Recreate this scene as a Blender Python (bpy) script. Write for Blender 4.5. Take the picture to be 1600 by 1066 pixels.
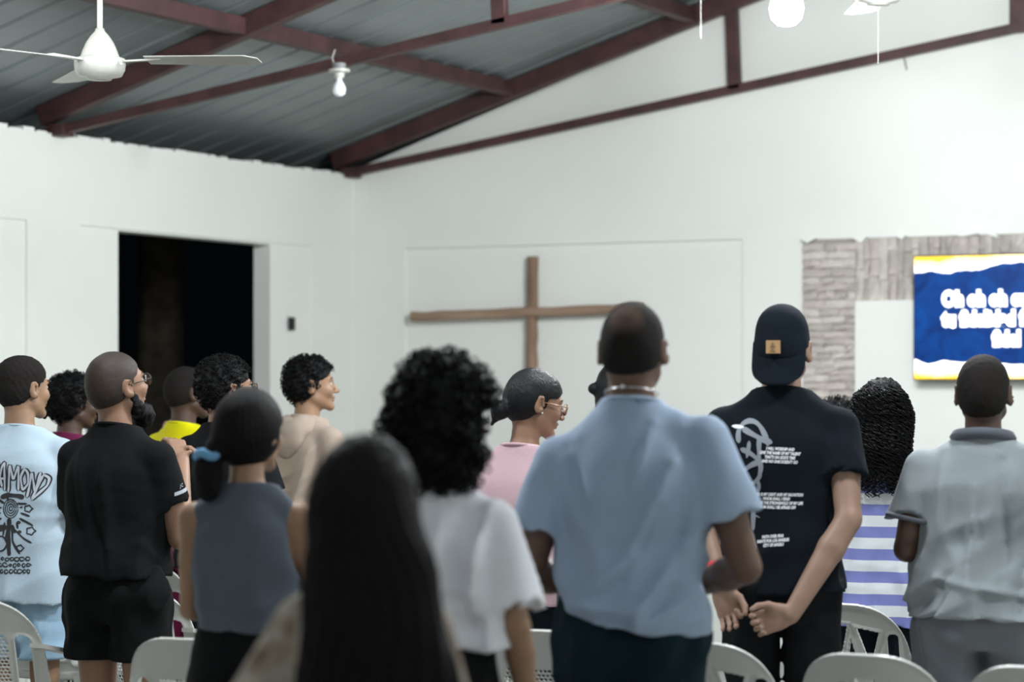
import bpy, math, random
import numpy as np
from mathutils import Vector, Matrix
from mathutils.bvhtree import BVHTree

for o in list(bpy.data.objects): bpy.data.objects.remove(o)
SC = bpy.context.scene
COL = SC.collection
random.seed(7)

# ------------------------------------------------------------------ camera
F = 3850.0; TH = math.radians(27.5); ST, CT = math.sin(TH), math.cos(TH); EYE = 1.55
def at(px, py, Z):
    l = (px - 800) * Z / F
    return Vector((-Z*ST + l*CT, Z*CT + l*ST, EYE - (py - 600)*Z/F))
cam = bpy.data.cameras.new('camera'); cam_o = bpy.data.objects.new('camera', cam); COL.objects.link(cam_o)
cam.sensor_width = 36; cam.lens = F/1600*36; cam.shift_y = 67/1600
cam_o.location = (0, 0, EYE); cam_o.rotation_euler = (math.pi/2, 0, TH)
cam.clip_start = .1; cam.clip_end = 100
cam.dof.use_dof = True; cam.dof.focus_distance = 8.7; cam.dof.aperture_fstop = 2.3; cam.dof.aperture_blades = 0
SC.camera = cam_o

# ------------------------------------------------------------------ world, exposure, lights
w = bpy.data.worlds.new('night'); SC.world = w; w.use_nodes = True
w.node_tree.nodes['Background'].inputs[0].default_value = (.25, .35, .5, 1)
w.node_tree.nodes['Background'].inputs[1].default_value = .004
SC.view_settings.view_transform = 'Standard'; SC.view_settings.look = 'None'
SC.view_settings.gamma = 1; SC.view_settings.use_curve_mapping = False
SC.view_settings.exposure = 0.0
SC.cycles.use_denoising = True
SC.cycles.max_bounces = 6; SC.cycles.diffuse_bounces = 4

X0, Y0 = -8.04, 13.29           # inner faces of the left and back walls
XR, YR = 0.72, -2.6
RIDGE = -3.75
LIGHTCOL = (.93, .97, 1.0)
def lamp(loc, power, r=.12):
    l = bpy.data.lights.new('ceiling_lamp_light', 'POINT'); l.energy = power; l.shadow_soft_size = r; l.color = LIGHTCOL
    o = bpy.data.objects.new('ceiling_lamp_light', l); o.location = loc; COL.objects.link(o); return o
LAMP_FRONT = (-3.96, 10.24, 3.44)
lamp((LAMP_FRONT[0], LAMP_FRONT[1]-.05, LAMP_FRONT[2]-.34), 150, .06)
HUNG = [(-2.8, 8.75, 3.35, 350), (-6.0, 7.0, 2.95, 30), (-4.2, 6.0, 3.3, 210), (-1.5, 6.6, 3.0, 150), (-4.6, 2.2, 3.2, 30), (-1.3, 2.8, 3.0, 30), (-3.0, -1.2, 3.2, 25)]
for hx, hy, hz, hp in HUNG: lamp((hx, hy, hz), hp, .2)

# ------------------------------------------------------------------ materials
MATS = {}
def mat(name, col, rough=.6, metal=0, bump=0, bscale=60, var=0, vscale=4, sheen=0, spec=.5, col2=None, stretch=(1,1,1), emit=0, subs=0):
    if name in MATS: return MATS[name]
    m = bpy.data.materials.new(name); m.use_nodes = True; nt = m.node_tree; N = nt.nodes; L = nt.links
    b = N['Principled BSDF']; b.inputs['Base Color'].default_value = (*col, 1); b.inputs['Roughness'].default_value = rough
    b.inputs['Metallic'].default_value = metal; b.inputs['Specular IOR Level'].default_value = spec
    if sheen: b.inputs['Sheen Weight'].default_value = sheen; b.inputs['Sheen Roughness'].default_value = .5
    if subs: b.inputs['Subsurface Weight'].default_value = subs; b.inputs['Subsurface Radius'].default_value = (.012, .005, .003)
    if emit: b.inputs['Emission Color'].default_value = (*col, 1); b.inputs['Emission Strength'].default_value = emit
    tc = N.new('ShaderNodeTexCoord'); mp = N.new('ShaderNodeMapping'); mp.inputs['Scale'].default_value = stretch
    L.new(tc.outputs['Object'], mp.inputs['Vector'])
    if var or col2:
        n = N.new('ShaderNodeTexNoise'); n.inputs['Scale'].default_value = vscale; n.inputs['Detail'].default_value = 5
        L.new(mp.outputs[0], n.inputs['Vector'])
        r = N.new('ShaderNodeValToRGB'); c2 = col2 if col2 else tuple(c*(1-var) for c in col)
        r.color_ramp.elements[0].position = .35; r.color_ramp.elements[1].position = .65
        r.color_ramp.elements[0].color = (*c2, 1); r.color_ramp.elements[1].color = (*col, 1)
        L.new(n.outputs['Fac'], r.inputs['Fac']); L.new(r.outputs[0], b.inputs['Base Color'])
    if bump:
        n = N.new('ShaderNodeTexNoise'); n.inputs['Scale'].default_value = bscale; n.inputs['Detail'].default_value = 4
        L.new(mp.outputs[0], n.inputs['Vector'])
        bu = N.new('ShaderNodeBump'); bu.inputs['Strength'].default_value = bump; bu.inputs['Distance'].default_value = .01
        L.new(n.outputs['Fac'], bu.inputs['Height']); L.new(bu.outputs[0], b.inputs['Normal'])
    MATS[name] = m; return m

M_WALL = mat('wall_paint', (.80, .815, .77), .7, bump=.08, bscale=25, var=.03, vscale=1.5)
M_FLOOR = mat('floor_tile', (.30, .295, .28), .4, var=.12, vscale=3, bump=.03)
M_ROOF = mat('galvanised_sheet', (.25, .285, .29), .45, metal=.35, var=.3, vscale=1.6, stretch=(1, .4, 1), bump=.05)
M_STEEL = mat('oxide_red_steel', (.075, .030, .029), .55, var=.4, vscale=9, bump=.15, bscale=40)
M_WOOD = mat('rough_brown_wood', (.36, .24, .16), .8, col2=(.17, .105, .07), vscale=9, stretch=(1, 1, .15), bump=.5, bscale=30)
M_WOODH = mat('rough_brown_wood_rail', (.38, .26, .18), .8, col2=(.18, .115, .075), vscale=9, stretch=(.15, 1, 1), bump=.5, bscale=30)
M_PLAST = mat('white_plastic', (.56, .565, .53), .35, bump=.02, bscale=200)
M_FAN = mat('white_enamel', (.52, .52, .47), .3, var=.1, vscale=20)
M_BULB = mat('opal_glass', (.85, .86, .88), .25)
M_GREY = mat('grey_plastic', (.2, .2, .2), .5)
M_BLACK = mat('black_plastic', (.012, .012, .014), .35)
M_STONE = [mat('stone_%s' % n, c, .85, bump=.9, bscale=35, var=.25, vscale=14) for n, c in
           (('a', (.56, .50, .455)), ('b', (.51, .455, .42)), ('c', (.61, .56, .51)), ('d', (.47, .42, .385)))]
M_GROUT = mat('mortar', (.33, .30, .27), .9, bump=.3)
M_BARK = mat('bark', (.10, .08, .055), .9, var=.5, vscale=12, bump=.6, bscale=12)
M_SOIL = mat('soil', (.03, .028, .02), .95, bump=.4, bscale=8)

# ------------------------------------------------------------------ mesh helpers
def mesh_obj(name, V, Fc, m, parent=None, smooth=True, mi=None):
    me = bpy.data.meshes.new(name)
    V = np.asarray(V, np.float32)
    if isinstance(Fc, np.ndarray):
        nf, k = Fc.shape
        me.vertices.add(len(V)); me.vertices.foreach_set('co', V.ravel())
        me.loops.add(nf*k); me.loops.foreach_set('vertex_index', Fc.ravel().astype(np.int32))
        me.polygons.add(nf); me.polygons.foreach_set('loop_start', np.arange(0, nf*k, k, dtype=np.int32))
        me.polygons.foreach_set('loop_total', np.full(nf, k, np.int32))
        me.update(calc_edges=True)
    else:
        me.from_pydata([tuple(map(float, v)) for v in V], [], Fc); me.update()
    for mm in (m if isinstance(m, (list, tuple)) else [m]): me.materials.append(mm)
    if mi is not None: me.polygons.foreach_set('material_index', np.asarray(mi, np.int32))
    me.polygons.foreach_set('use_smooth', [smooth]*len(me.polygons))
    me.update()
    o = bpy.data.objects.new(name, me); COL.objects.link(o)
    if parent: o.parent = parent
    return o
class MB:
    def __init__(s): s.v = []; s.f = []
    def box(s, a, b):
        n = len(s.v); (x0,y0,z0),(x1,y1,z1) = a, b
        s.v += [(x0,y0,z0),(x1,y0,z0),(x1,y1,z0),(x0,y1,z0),(x0,y0,z1),(x1,y0,z1),(x1,y1,z1),(x0,y1,z1)]
        s.f += [tuple(n+i for i in q) for q in ((0,3,2,1),(4,5,6,7),(0,1,5,4),(1,2,6,5),(2,3,7,6),(3,0,4,7))]; return s
    def beam(s, p, q, wd, ht, up=(0,0,1)):
        p, q = Vector(p), Vector(q); d = (q-p).normalized(); r = d.cross(Vector(up)).normalized()*wd/2; u = r.cross(d).normalized()*ht/2
        n = len(s.v); s.v += [p-r-u,p+r-u,p+r+u,p-r+u,q-r-u,q+r-u,q+r+u,q-r+u]
        s.f += [tuple(n+i for i in t) for t in ((0,1,2,3),(7,6,5,4),(0,4,5,1),(1,5,6,2),(2,6,7,3),(3,7,4,0))]; return s
    def prism(s, pts, y0, y1, axis='y'):
        n = len(s.v); k = len(pts)
        for yy in (y0, y1):
            for a, b in pts: s.v.append((a, yy, b) if axis == 'y' else (yy, a, b))
        s.f.append(tuple(n+i for i in range(k))); s.f.append(tuple(n+k+i for i in range(k-1, -1, -1)))
        for i in range(k): j = (i+1) % k; s.f.append((n+j, n+i, n+k+i, n+k+j))
        return s
    def lathe(s, prof, c=(0,0,0), seg=24):
        n = len(s.v); k = len(prof)
        for i in range(seg):
            a = 2*math.pi*i/seg
            for r, z in prof: s.v.append((c[0]+r*math.cos(a), c[1]+r*math.sin(a), c[2]+z))
        for i in range(seg):
            for j in range(k-1):
                a = n+i*k+j; b = n+((i+1)%seg)*k+j; s.f.append((a, b, b+1, a+1))
        return s
    def tube(s, pts, r, seg=8):
        V, Q = tubes([np.array(pts, float)], r, seg); n = len(s.v)
        s.v += [tuple(v) for v in V]; s.f += [tuple(int(i)+n for i in q) for q in Q]; return s
    def build(s, name, m, parent=None, smooth=False, bevel=0):
        o = mesh_obj(name, s.v, s.f, m, parent, smooth)
        if bevel:
            b = o.modifiers.new('b', 'BEVEL'); b.width = bevel; b.segments = 2; b.limit_method = 'ANGLE'
        return o
def tubes(polys, r, seg=3, taper=False):
    Vs = []; Fs = []; off = 0
    for P in polys:
        n = len(P); T = np.gradient(P, axis=0); T /= np.linalg.norm(T, axis=1)[:, None]+1e-9
        ref = np.where(np.abs(T[:, 2:3]) > .9, np.array([[1., 0, 0]]), np.array([[0, 0, 1.]]))
        A = np.cross(T, ref); A /= np.linalg.norm(A, axis=1)[:, None]+1e-9; B = np.cross(T, A)
        ang = np.arange(seg)*2*math.pi/seg
        rr = (r*np.linspace(1, .4, n) if taper else np.full(n, r))[:, None, None]
        V = P[:, None, :] + rr*(np.cos(ang)[None, :, None]*A[:, None, :] + np.sin(ang)[None, :, None]*B[:, None, :])
        Vs.append(V.reshape(-1, 3)); i = np.arange(n-1)[:, None]*seg; j = np.arange(seg)[None]; j2 = (j+1) % seg
        Fs.append(np.stack([i+j, i+j2, i+seg+j2, i+seg+j], -1).reshape(-1, 4)+off); off += n*seg
    return np.concatenate(Vs), np.concatenate(Fs)
def empty(name, loc=(0,0,0), rz=0):
    o = bpy.data.objects.new(name, None); o.location = loc; o.rotation_euler = (0,0,rz); o.empty_display_size = .1; COL.objects.link(o); return o
def tag(o, label=None, cat=None, group=None, kind=None):
    if label: o['label'] = label
    if cat: o['category'] = cat
    if group: o['group'] = group
    if kind: o['kind'] = kind
    return o
def struct(o): return tag(o, kind='structure')

# ------------------------------------------------------------------ room shell
roofz = lambda x: 3.0 + .302*(min(x, 2*RIDGE-x) + 8.17)
struct(MB().box((X0-.13, YR-.15, -.12), (XR+.15, Y0+.15, 0)).build('floor', M_FLOOR))
# left wall: core with the door opening, proud plaster bands around recessed panels
D0, D1, DT = 10.85, 12.35, 2.38
m = MB()
xc0, xc1 = X0-.13, X0-.013
m.box((xc0, YR-.15, 0), (xc1, D0, 2.85)); m.box((xc0, D1, 0), (xc1, Y0+.15, 2.85)); m.box((xc0, D0, DT), (xc1, D1, 2.85))
m.box((xc1, YR, 2.39), (X0, Y0, 2.85))
prev = 10.5
m.box((xc1, 10.06, 0), (X0, 10.5, 2.39)); m.box((xc1, 12.8, 0), (X0, Y0, 2.39))
yy = 10.06
for k in range(4):
    a = yy-2.55; m.box((xc1, a-.44, 0), (X0, a, 2.39)); yy = a-.44
for i in range(140):                      # ragged mortar along the top edge
    y = -2.4+i*.112; h = random.uniform(.004, .022); m.box((xc0+.01, y, 2.85), (X0-.002, y+random.uniform(.05, .11), 2.85+h))
struct(m.build('wall_left', M_WALL))
# back wall
m = MB(); yb0, yb1 = Y0+.022, Y0+.15
gab = [(X0-.13, 0), (XR+.15, 0), (XR+.15, roofz(XR)-.03), (RIDGE, roofz(RIDGE)-.03), (X0-.13, 2.86)]
m.prism(gab, yb0, yb1)
PX0, PX1 = -7.67, -5.41
m.box((X0, Y0, 0), (PX0, yb0, 2.39)); m.box((PX1, Y0, 0), (XR, yb0, 2.39))
m.prism([(X0, 2.39), (XR, 2.39), (XR, roofz(XR)-.03), (RIDGE, roofz(RIDGE)-.03), (X0, 2.86)], Y0, yb0)
struct(m.build('wall_back', M_WALL))
m = MB(); m.prism([(YR-.15, 0), (Y0+.15, 0), (Y0+.15, 2.9), (YR-.15, 2.9)], XR, XR+.15, 'x'); struct(m.build('wall_right', M_WALL))
m = MB(); m.prism(gab, YR-.15, YR); struct(m.build('wall_rear', M_WALL))
# corrugated roof, ribs running down the slope
def roof_sheet():
    V = []; Fc = []
    prof = []; y = YR-.5
    while y < Y0+.5:
        prof += [(y, 0), (y+.205, 0), (y+.216, .028), (y+.239, .028)]; y += .25
    xs = [X0-.55, RIDGE, 2*RIDGE-X0+.55]
    for x in xs:
        for yy, dz in prof: V.append((x, yy, roofz(x)+dz))
    n = len(prof)
    for i in range(2):
        for j in range(n-1): a = i*n+j; Fc.append((a, a+1, a+n+1, a+n))
    k = len(V)
    V += [(x, yy, z+.035) for x, yy, z in V]
    for i in range(2):
        for j in range(n-1): a = k+i*n+j; Fc.append((a, a+n, a+n+1, a+1))
    return V, Fc
V, Fc = roof_sheet(); struct(mesh_obj('ceiling', V, Fc, M_ROOF, smooth=False))

# trusses: double-pitched top chord, shallower bottom chord, posts
def truss(y, label, hang=None):
    t = empty('roof_truss', (0, 0, 0)); tag(t, label, 'truss', 'roof trusses')
    tz = lambda x: roofz(x)-.06; bz = lambda x: 2.87+.147*(min(x, 2*RIDGE-x)+8.04)
    XE = 2*RIDGE-X0
    for a in (X0-.1, XE+.0):
        e = MB().beam((a, y, tz(a)), (RIDGE, y, tz(RIDGE)), .07, .105); e.build('top_chord', M_STEEL, t, bevel=.004)
        e = MB().beam((a, y, bz(a)), (RIDGE, y, bz(RIDGE)), .05, .05); e.build('bottom_chord', M_STEEL, t, bevel=.003)
    for x in (-5.43, 2*RIDGE+5.43): MB().beam((x, y, bz(x)), (x-.02, y, tz(x)-.03), .07, .05, (0,1,0)).build('post', M_STEEL, t)
    MB().beam((RIDGE, y, bz(RIDGE)-.03), (RIDGE, y, tz(RIDGE)), .11, .06, (0,1,0)).build('king_post', M_STEEL, t)
    for a in (X0+.02, XE-.02): MB().box((a-.05, y-.05, 2.84), (a+.05, y+.05, 2.9)).build('bearing_plate', M_STEEL, t)
    return t
truss(Y0-.07, 'red painted roof truss fixed along the back gable wall above the wooden cross')
truss(10.31, 'red painted roof truss one bay out from the back wall, carrying the unlit bulb')
truss(7.33, 'red painted roof truss above the heads near the white ceiling fan')
for x, lb in ((-6.88, 'red steel purlin low on the left roof slope behind the white fan'), (-5.69, 'red steel purlin midway up the left roof slope, upper right'),
              (-4.5, 'red steel purlin high up beside the roof ridge'), (-3.0, 'red steel purlin beside the ridge on the right slope'), (-1.2, 'red steel purlin low on the right roof slope')):
    z = roofz(x)-.055
    tag(MB().beam((x, YR, z), (x, Y0-.03, z), .07, .085).build('purlin', M_STEEL, bevel=.003), lb, 'purlin', 'purlins along the roof')

# stone cladding round a white panel
cl = MB().box((-5.03, Y0-.012, 0), (-2.47, Y0, 2.375)).build('trim_1', M_GROUT); struct(cl)
IX0, IX1, IZ = -4.71, -2.79, 2.02
struct(MB().box((IX0, Y0-.05, 0), (IX1, Y0-.012, IZ)).build('trim_2', M_WALL, bevel=.004))
stone_meshes = []
def stone_mesh(wd, ht):
    d = [random.uniform(.018, .036) for _ in range(9)]; V = []; xs = (0, wd*random.uniform(.35, .65), wd); zs = (0, ht*random.uniform(.4, .6), ht)
    for j in range(3):
        for i in range(3):
            e = .006 if (i != 1 or j != 1) else 0
            V.append((xs[i]+random.uniform(-.002, .002), -(d[j*3+i]-e), zs[j]+random.uniform(-.002, .002)))
    for x, z in ((0,0),(wd,0),(wd,ht),(0,ht)): V.append((x, 0, z))
    Fc = [(0,1,4,3),(1,2,5,4),(3,4,7,6),(4,5,8,7),(9,10,2,1,0),(10,11,8,5,2),(11,12,6,7,8),(12,9,0,3,6)]
    return V, Fc
def stone(x, z, wd, ht):
    V, Fc = stone_mesh(wd-.003, ht-.003)
    o = mesh_obj('stone', V, Fc, random.choice(M_STONE), cl, smooth=False); o.location = (x+.0015, Y0-.012, z+.0015)
z = .9
while z < 2.34:                           # flat courses up the left jamb
    h = random.uniform(.036, .052); x = -5.03; h = min(h, 2.37-z)
    while x < IX0-.01:
        wd = random.uniform(.07, .19); 
        if x+wd > IX0-.05: wd = IX0-x
        stone(x, z, wd, h); x += wd
    z += h
x = IX0
while x < -3.66:                          # upright courses over the panel
    wd = random.uniform(.032, .058); z = IZ
    while z < 2.36:
        h = random.uniform(.10, .2)
        if z+h > 2.31: h = 2.37-z
        stone(x, z, wd, h); z += h
    x += wd
MB().box((-3.64, Y0-.035, IZ), (-2.47, Y0-.012, 2.37)).build('stone_field', M_STONE[0], cl)
MB().box((IX1, Y0-.035, 0), (-2.47, Y0-.012, IZ)).build('stone_field', M_STONE[1], cl)
m = MB()
for i in range(9):
    x = -5.0+i*.27+random.uniform(-.05, .05); m.prism([(x, 2.38), (x+random.uniform(.05, .2), 2.38), (x+random.uniform(.04, .09), 2.38-random.uniform(.012, .035))], Y0-.05, Y0-.014)
m.build('plaster_smear', M_WALL, cl)

# outside the door
struct(MB().box((X0-7, 6, -.2), (X0-.13, 18, -.05)).build('ground', M_SOIL))
t = at(255, 600, 16.5)
P = [(t.x+.0, t.y, -.05), (t.x-.03, t.y, 1.2), (t.x-.02, t.y+.02, 2.4), (t.x-.1, t.y, 4.6)]
tv_, tq = [], []
seg = 20; rr = [.20, .16, .145, .13]
for i, p in enumerate(P):
    for j in range(seg):
        a = 2*math.pi*j/seg; r = rr[i]*(1+.08*math.sin(3*a+i)+.04*math.sin(7*a)); tv_.append((p[0]+r*math.cos(a), p[1]+r*math.sin(a), p[2]))
for i in range(3):
    for j in range(seg): a = i*seg+j; b = i*seg+(j+1)%seg; tq.append((a, b, b+seg, a+seg))
tag(mesh_obj('tree', tv_, tq, M_BARK), 'dark tree trunk standing in the night outside the doorway', 'tree')

# ------------------------------------------------------------------ fixtures
# wooden cross
c = empty('wooden_cross', (-6.78, Y0+.022, 1.2)); tag(c, 'rough brown wooden cross hanging on the white back wall', 'cross')
def pole(p, q, r, name, mm, seedn):
    rnd = random.Random(seedn); d = Vector(q)-Vector(p); n = 16; V = []; Fc = []
    a1 = Vector((0, 1, 0)); a2 = d.normalized().cross(a1)
    for i in range(n+1):
        cc = Vector(p)+d*i/n + a2*rnd.uniform(-.003, .003); rr = r*(1+rnd.uniform(-.06, .06))
        for j in range(12):
            a = 2*math.pi*j/12; k = 1/max(abs(math.cos(a)), abs(math.sin(a)))**.6
            V.append(cc + (a1*math.cos(a)+a2*math.sin(a))*rr*k*.95)
    for i in range(n):
        for j in range(12): a = i*12+j; b = i*12+(j+1)%12; Fc.append((a, b, b+12, a+12))
    Fc.append(tuple(range(11, -1, -1))); Fc.append(tuple(n*12+i for i in range(12)))
    o = mesh_obj(name, V, Fc, mm, c, smooth=False); return o
pole((.0, -.04, -.15), (.01, -.04, 1.12), .034, 'upright', M_WOOD, 1)
pole((-.81, -.07, .765), (.75, -.07, .798), .031, 'crossbar', M_WOODH, 2)

# television
M_TVB = mat('screen_blue', (.0, .05, .34), .3, emit=1.0)
nt = M_TVB.node_tree; N = nt.nodes; L = nt.links; b = N['Principled BSDF']
n = N.new('ShaderNodeTexNoise'); n.inputs['Scale'].default_value = 7; n.inputs['Detail'].default_value = 6; n.inputs['Distortion'].default_value = 1.5
tc = N.new('ShaderNodeTexCoord'); L.new(tc.outputs['Object'], n.inputs['Vector'])
r = N.new('ShaderNodeValToRGB'); r.color_ramp.elements[0].position = .3; r.color_ramp.elements[0].color = (0, .030, .19, 1); r.color_ramp.elements[1].position = .7; r.color_ramp.elements[1].color = (0, .080, .40, 1)
L.new(n.outputs['Fac'], r.inputs[0]); L.new(r.outputs[0], b.inputs['Emission Color']); b.inputs['Base Color'].default_value = (.002, .004, .01, 1); b.inputs['Specular IOR Level'].default_value = .2
M_TVW = mat('screen_white', (1, 1, 1), .3, emit=1.5)
M_TVY = mat('screen_yellow', (.9, .56, .03), .3, emit=1.1)
M_TVP = mat('screen_pale_yellow', (1, .82, .36), .3, emit=1.1)
tv = empty('television', (-3.72, Y0-.16, 1.57)); tag(tv, 'flat television on the stone wall showing white song words on blue', 'television')
TW, THt = 1.22, .69
MB().box((-TW/2, 0, 0), (TW/2, .04, THt)).build('housing', M_BLACK, tv, bevel=.004)
MB().box((-.25, .04, .15), (.25, .11, .5)).build('wall_bracket', M_BLACK, tv)
b_ = .008
MB().box((-TW/2+b_, -.003, b_), (TW/2-b_, 0, THt-b_)).build('screen', M_TVB, tv)
def band(name, lo, hi, mm, y):
    xs = np.linspace(-TW/2+b_, TW/2-b_, len(lo)); V = []; Fc = []
    for x, a, b in zip(xs, lo, hi): V += [(x, y, a), (x, y, b)]
    for i in range(len(lo)-1): Fc.append((2*i, 2*i+2, 2*i+3, 2*i+1))
    return mesh_obj(name, V, Fc, mm, tv, smooth=False)
def inter(pts, n=60, jit=.004):
    xs = np.linspace(0, 1, n); r = np.random.RandomState(3)
    return np.interp(xs, [p[0] for p in pts], [p[1] for p in pts]) + r.uniform(-jit, jit, n)
top = THt-b_; full = np.full(60, top); bot = np.full(60, b_)
# heights measured on the screen from its left edge
wl = inter([(0, THt-.098), (.09, THt-.088), (.16, THt-.102), (.21, THt-.088), (.31, THt-.086), (.4, THt-.055), (.5, THt-.05), (.6, THt-.08), (.75, THt-.05), (1, THt-.09)])
wh = inter([(0, THt-.056), (.12, THt-.066), (.2, THt-.042), (.35, THt-.046), (.45, THt-.018), (.6, THt-.04), (.8, THt-.02), (1, THt-.05)], jit=.003)
band('torn_white_top', wl, full, M_TVW, -.0045); band('torn_yellow_top', wh, full, M_TVY, -.006); band('pale_yellow_top', wh, np.minimum(wh+.03, top), M_TVP, -.0075)
bl = inter([(0, .052), (.1, .038), (.18, .045), (.35, .04), (.5, .03), (.7, .05), (1, .035)], jit=.002)
bh = inter([(0, .118), (.07, .085), (.135, .112), (.2, .1), (.35, .09), (.42, .09), (.6, .075), (.75, .11), (1, .09)], jit=.003)
band('torn_white_bottom', bot, bh, M_TVW, -.0045); band('torn_yellow_bottom', bot, bl, M_TVY, -.006); band('pale_yellow_bottom', np.maximum(bl-.022, b_), bl, M_TVP, -.0075)
def text_mesh(s, size, offset=0, shear=0, align='LEFT', extr=0, spacing=1.0):
    cu = bpy.data.curves.new('t', 'FONT'); cu.body = s; cu.size = size; cu.offset = offset; cu.shear = shear; cu.align_x = align; cu.extrude = extr; cu.resolution_u = 3
    cu.space_character = spacing
    o = bpy.data.objects.new('t', cu); COL.objects.link(o); dg = bpy.context.evaluated_depsgraph_get(); dg.update()
    me = bpy.data.meshes.new_from_object(o.evaluated_get(dg)); bpy.data.objects.remove(o)
    V = np.zeros(len(me.vertices)*3); me.vertices.foreach_get('co', V); V = V.reshape(-1, 3); Fc = [tuple(p.vertices) for p in me.polygons]
    bpy.data.meshes.remove(me); return V, Fc
for s, px, py in (('Oh oh oh cue', 1473, 478), ('tu fidelidad f', 1473, 509), ('fidel', 1552, 540)):
    V, Fc = text_mesh(s, .112, offset=.0098, spacing=1.02)
    p = at(px, py, 13.6); k = (Y0-.16)/p.y; X_ = at(px, py, 13.6*k)
    V2 = np.stack([V[:, 0]*.80+X_.x-tv.location.x, np.full(len(V), -.0095), V[:, 1]*1.0+X_.z-tv.location.z], 1)
    if s == 'Oh oh oh cue': pass
    mesh_obj('lyrics', V2, Fc, M_TVW, tv, smooth=False)

# ceiling fans
def fan(loc, rot, label, rod):
    t = empty('ceiling_fan', loc, rot); tag(t, label, 'fan', 'white ceiling fans')
    MB().lathe([(0, -.062), (.045, -.06), (.05, -.052), (.085, -.045), (.098, -.02), (.1, .0), (.098, .022), (.07, .03), (0, .03)], seg=32).build('motor_housing', M_FAN, t, smooth=True)
    MB().lathe([(.078, .028), (.074, .034), (.069, .05), (.055, .083), (.036, .112), (.019, .13), (.017, .14), (0, .142)], seg=28).build('bell_cover', M_FAN, t, smooth=True)
    MB().lathe([(.011, .13), (.011, rod), (.05, rod), (.06, rod+.04)], seg=14).build('down_rod', M_FAN, t, smooth=True)
    for k in range(3):
        a = k*2*math.pi/3; V = []; n = 10
        for i in range(n+1):
            u = i/n; rr = .19+u*.45; wd = (.05+.03*u) * (1-.55*max(0, u-.9)/.1); tw = .17*(1-u*.4)
            for sgn, dz in ((-1, 0), (1, 0), (1, .003), (-1, .003)):
                V.append((rr, sgn*wd*math.cos(tw), -sgn*wd*math.sin(tw)+dz+.012-.01*u))
        Fc = []
        for i in range(n):
            for j in range(4): Fc.append((i*4+j, i*4+(j+1)%4, (i+1)*4+(j+1)%4, (i+1)*4+j))
        Fc.append((3,2,1,0)); Fc.append(tuple(n*4+j for j in range(4)))
        V = [(x*math.cos(a)-y*math.sin(a), x*math.sin(a)+y*math.cos(a), z) for x, y, z in V]
        o = mesh_obj('blade', V, Fc, M_FAN, t, smooth=False)
        m = MB().beam((.09*math.cos(a), .09*math.sin(a), .01), (.25*math.cos(a), .25*math.sin(a), .015), .035, .006); m.build('blade_iron', M_FAN, t)
    return t
fl = at(156, 101, 9.6); fan(fl, TH-math.radians(9), 'white ceiling fan on a rod at upper left with its blades still', roofz(fl.x)-fl.z-.05)
f2 = at(1372, -14, 10.2); f2o = fan(f2, TH+math.radians(-32), 'white ceiling fan beside the bright lamp, cut by the top edge', roofz(f2.x)-f2.z-.05)
# cords
p = at(1372, 5, 10.2); m = MB(); m.tube([(p.x, p.y, p.z), (p.x, p.y, p.z-.25)], .0011, 5); o = m.build('pull_cord', M_FAN); tag(o, 'thin white pull cord hanging below the fan at the top edge', 'cord')
p = at(1095, 0, 11.5); m = MB(); m.tube([(p.x, p.y, roofz(p.x)), (p.x, p.y, p.z-.18)], .0011, 5); o = m.build('pull_cord', M_FAN); tag(o, 'thin white cord hanging left of the bright lamp', 'cord')
# unlit bulb on the second truss
bz = lambda x: 2.87+.147*(min(x, 2*RIDGE-x)+8.04)
def bulb(loc, label, lit, sc=1.0, ht=.02):
    t = empty('light_bulb', loc); tag(t, label, 'bulb')
    MB().lathe([(0, .03*sc), (.033*sc, .03*sc), (.033*sc, 0), (.0, 0)], seg=20).build('mounting_box', M_GREY, t, smooth=False)
    MB().lathe([(0, 0), (.052*sc, 0), (.052*sc, -.012*sc), (.026*sc, -.018*sc), (.026*sc, -.04*sc), (0, -.04*sc)], seg=24).build('lamp_holder', M_FAN, t, smooth=False)
    mm = mat('lit_bulb', (1, .99, .97), .3, emit=60) if lit else M_BULB
    MB().lathe([(.013*sc, -.04*sc), (.014*sc, -.055*sc), (.028*sc, -.078*sc), (.033*sc, -.098*sc), (.029*sc, -.118*sc), (.016*sc, -.130*sc), (0, -.133*sc)], seg=24).build('globe', mm, t, smooth=True)
    MB().tube([(-.03*sc, 0, .03*sc), (-.04*sc, .0, .06*sc), (-.03*sc, .01, .1*sc)], .003, 5).build('wire', M_FAN, t)
    return t
bx = -6.29; bulb((bx, 10.26, bz(bx)-.045), 'small unlit white bulb in a holder under the second truss', False)
bulb(LAMP_FRONT, 'bright white lit bulb glaring at the top edge of the picture', True, 2.3)
p = at(1415, 92, 1); kk_ = (Y0-.02)/p.y; p = at(1415, 92, kk_)
m = MB(); m.tube([(p.x, p.y-.02, p.z+.03), (p.x, p.y-.025, p.z+.0), (p.x+.003, p.y+.01, p.z-.06)], .003, 5); tag(m.build('hook', M_STEEL), 'small dark metal hook on the back wall below the truss', 'hook')
# socket plate on left wall
def onX(px, py, X):
    l = (px-800)/F; rx = -ST+l*CT; return at(px, py, X/rx)
p = onX(455, 506, X0); so = empty('wall_switch', (X0, p.y, p.z)); tag(so, 'small black switch plate on the left wall by the corner', 'switch')
MB().box((0, -.03, -.04), (.012, .03, .04)).build('plate', M_BLACK, so, bevel=.004); MB().box((.012, -.014, -.02), (.018, .014, .02)).build('rocker', M_BLACK, so)

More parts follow.
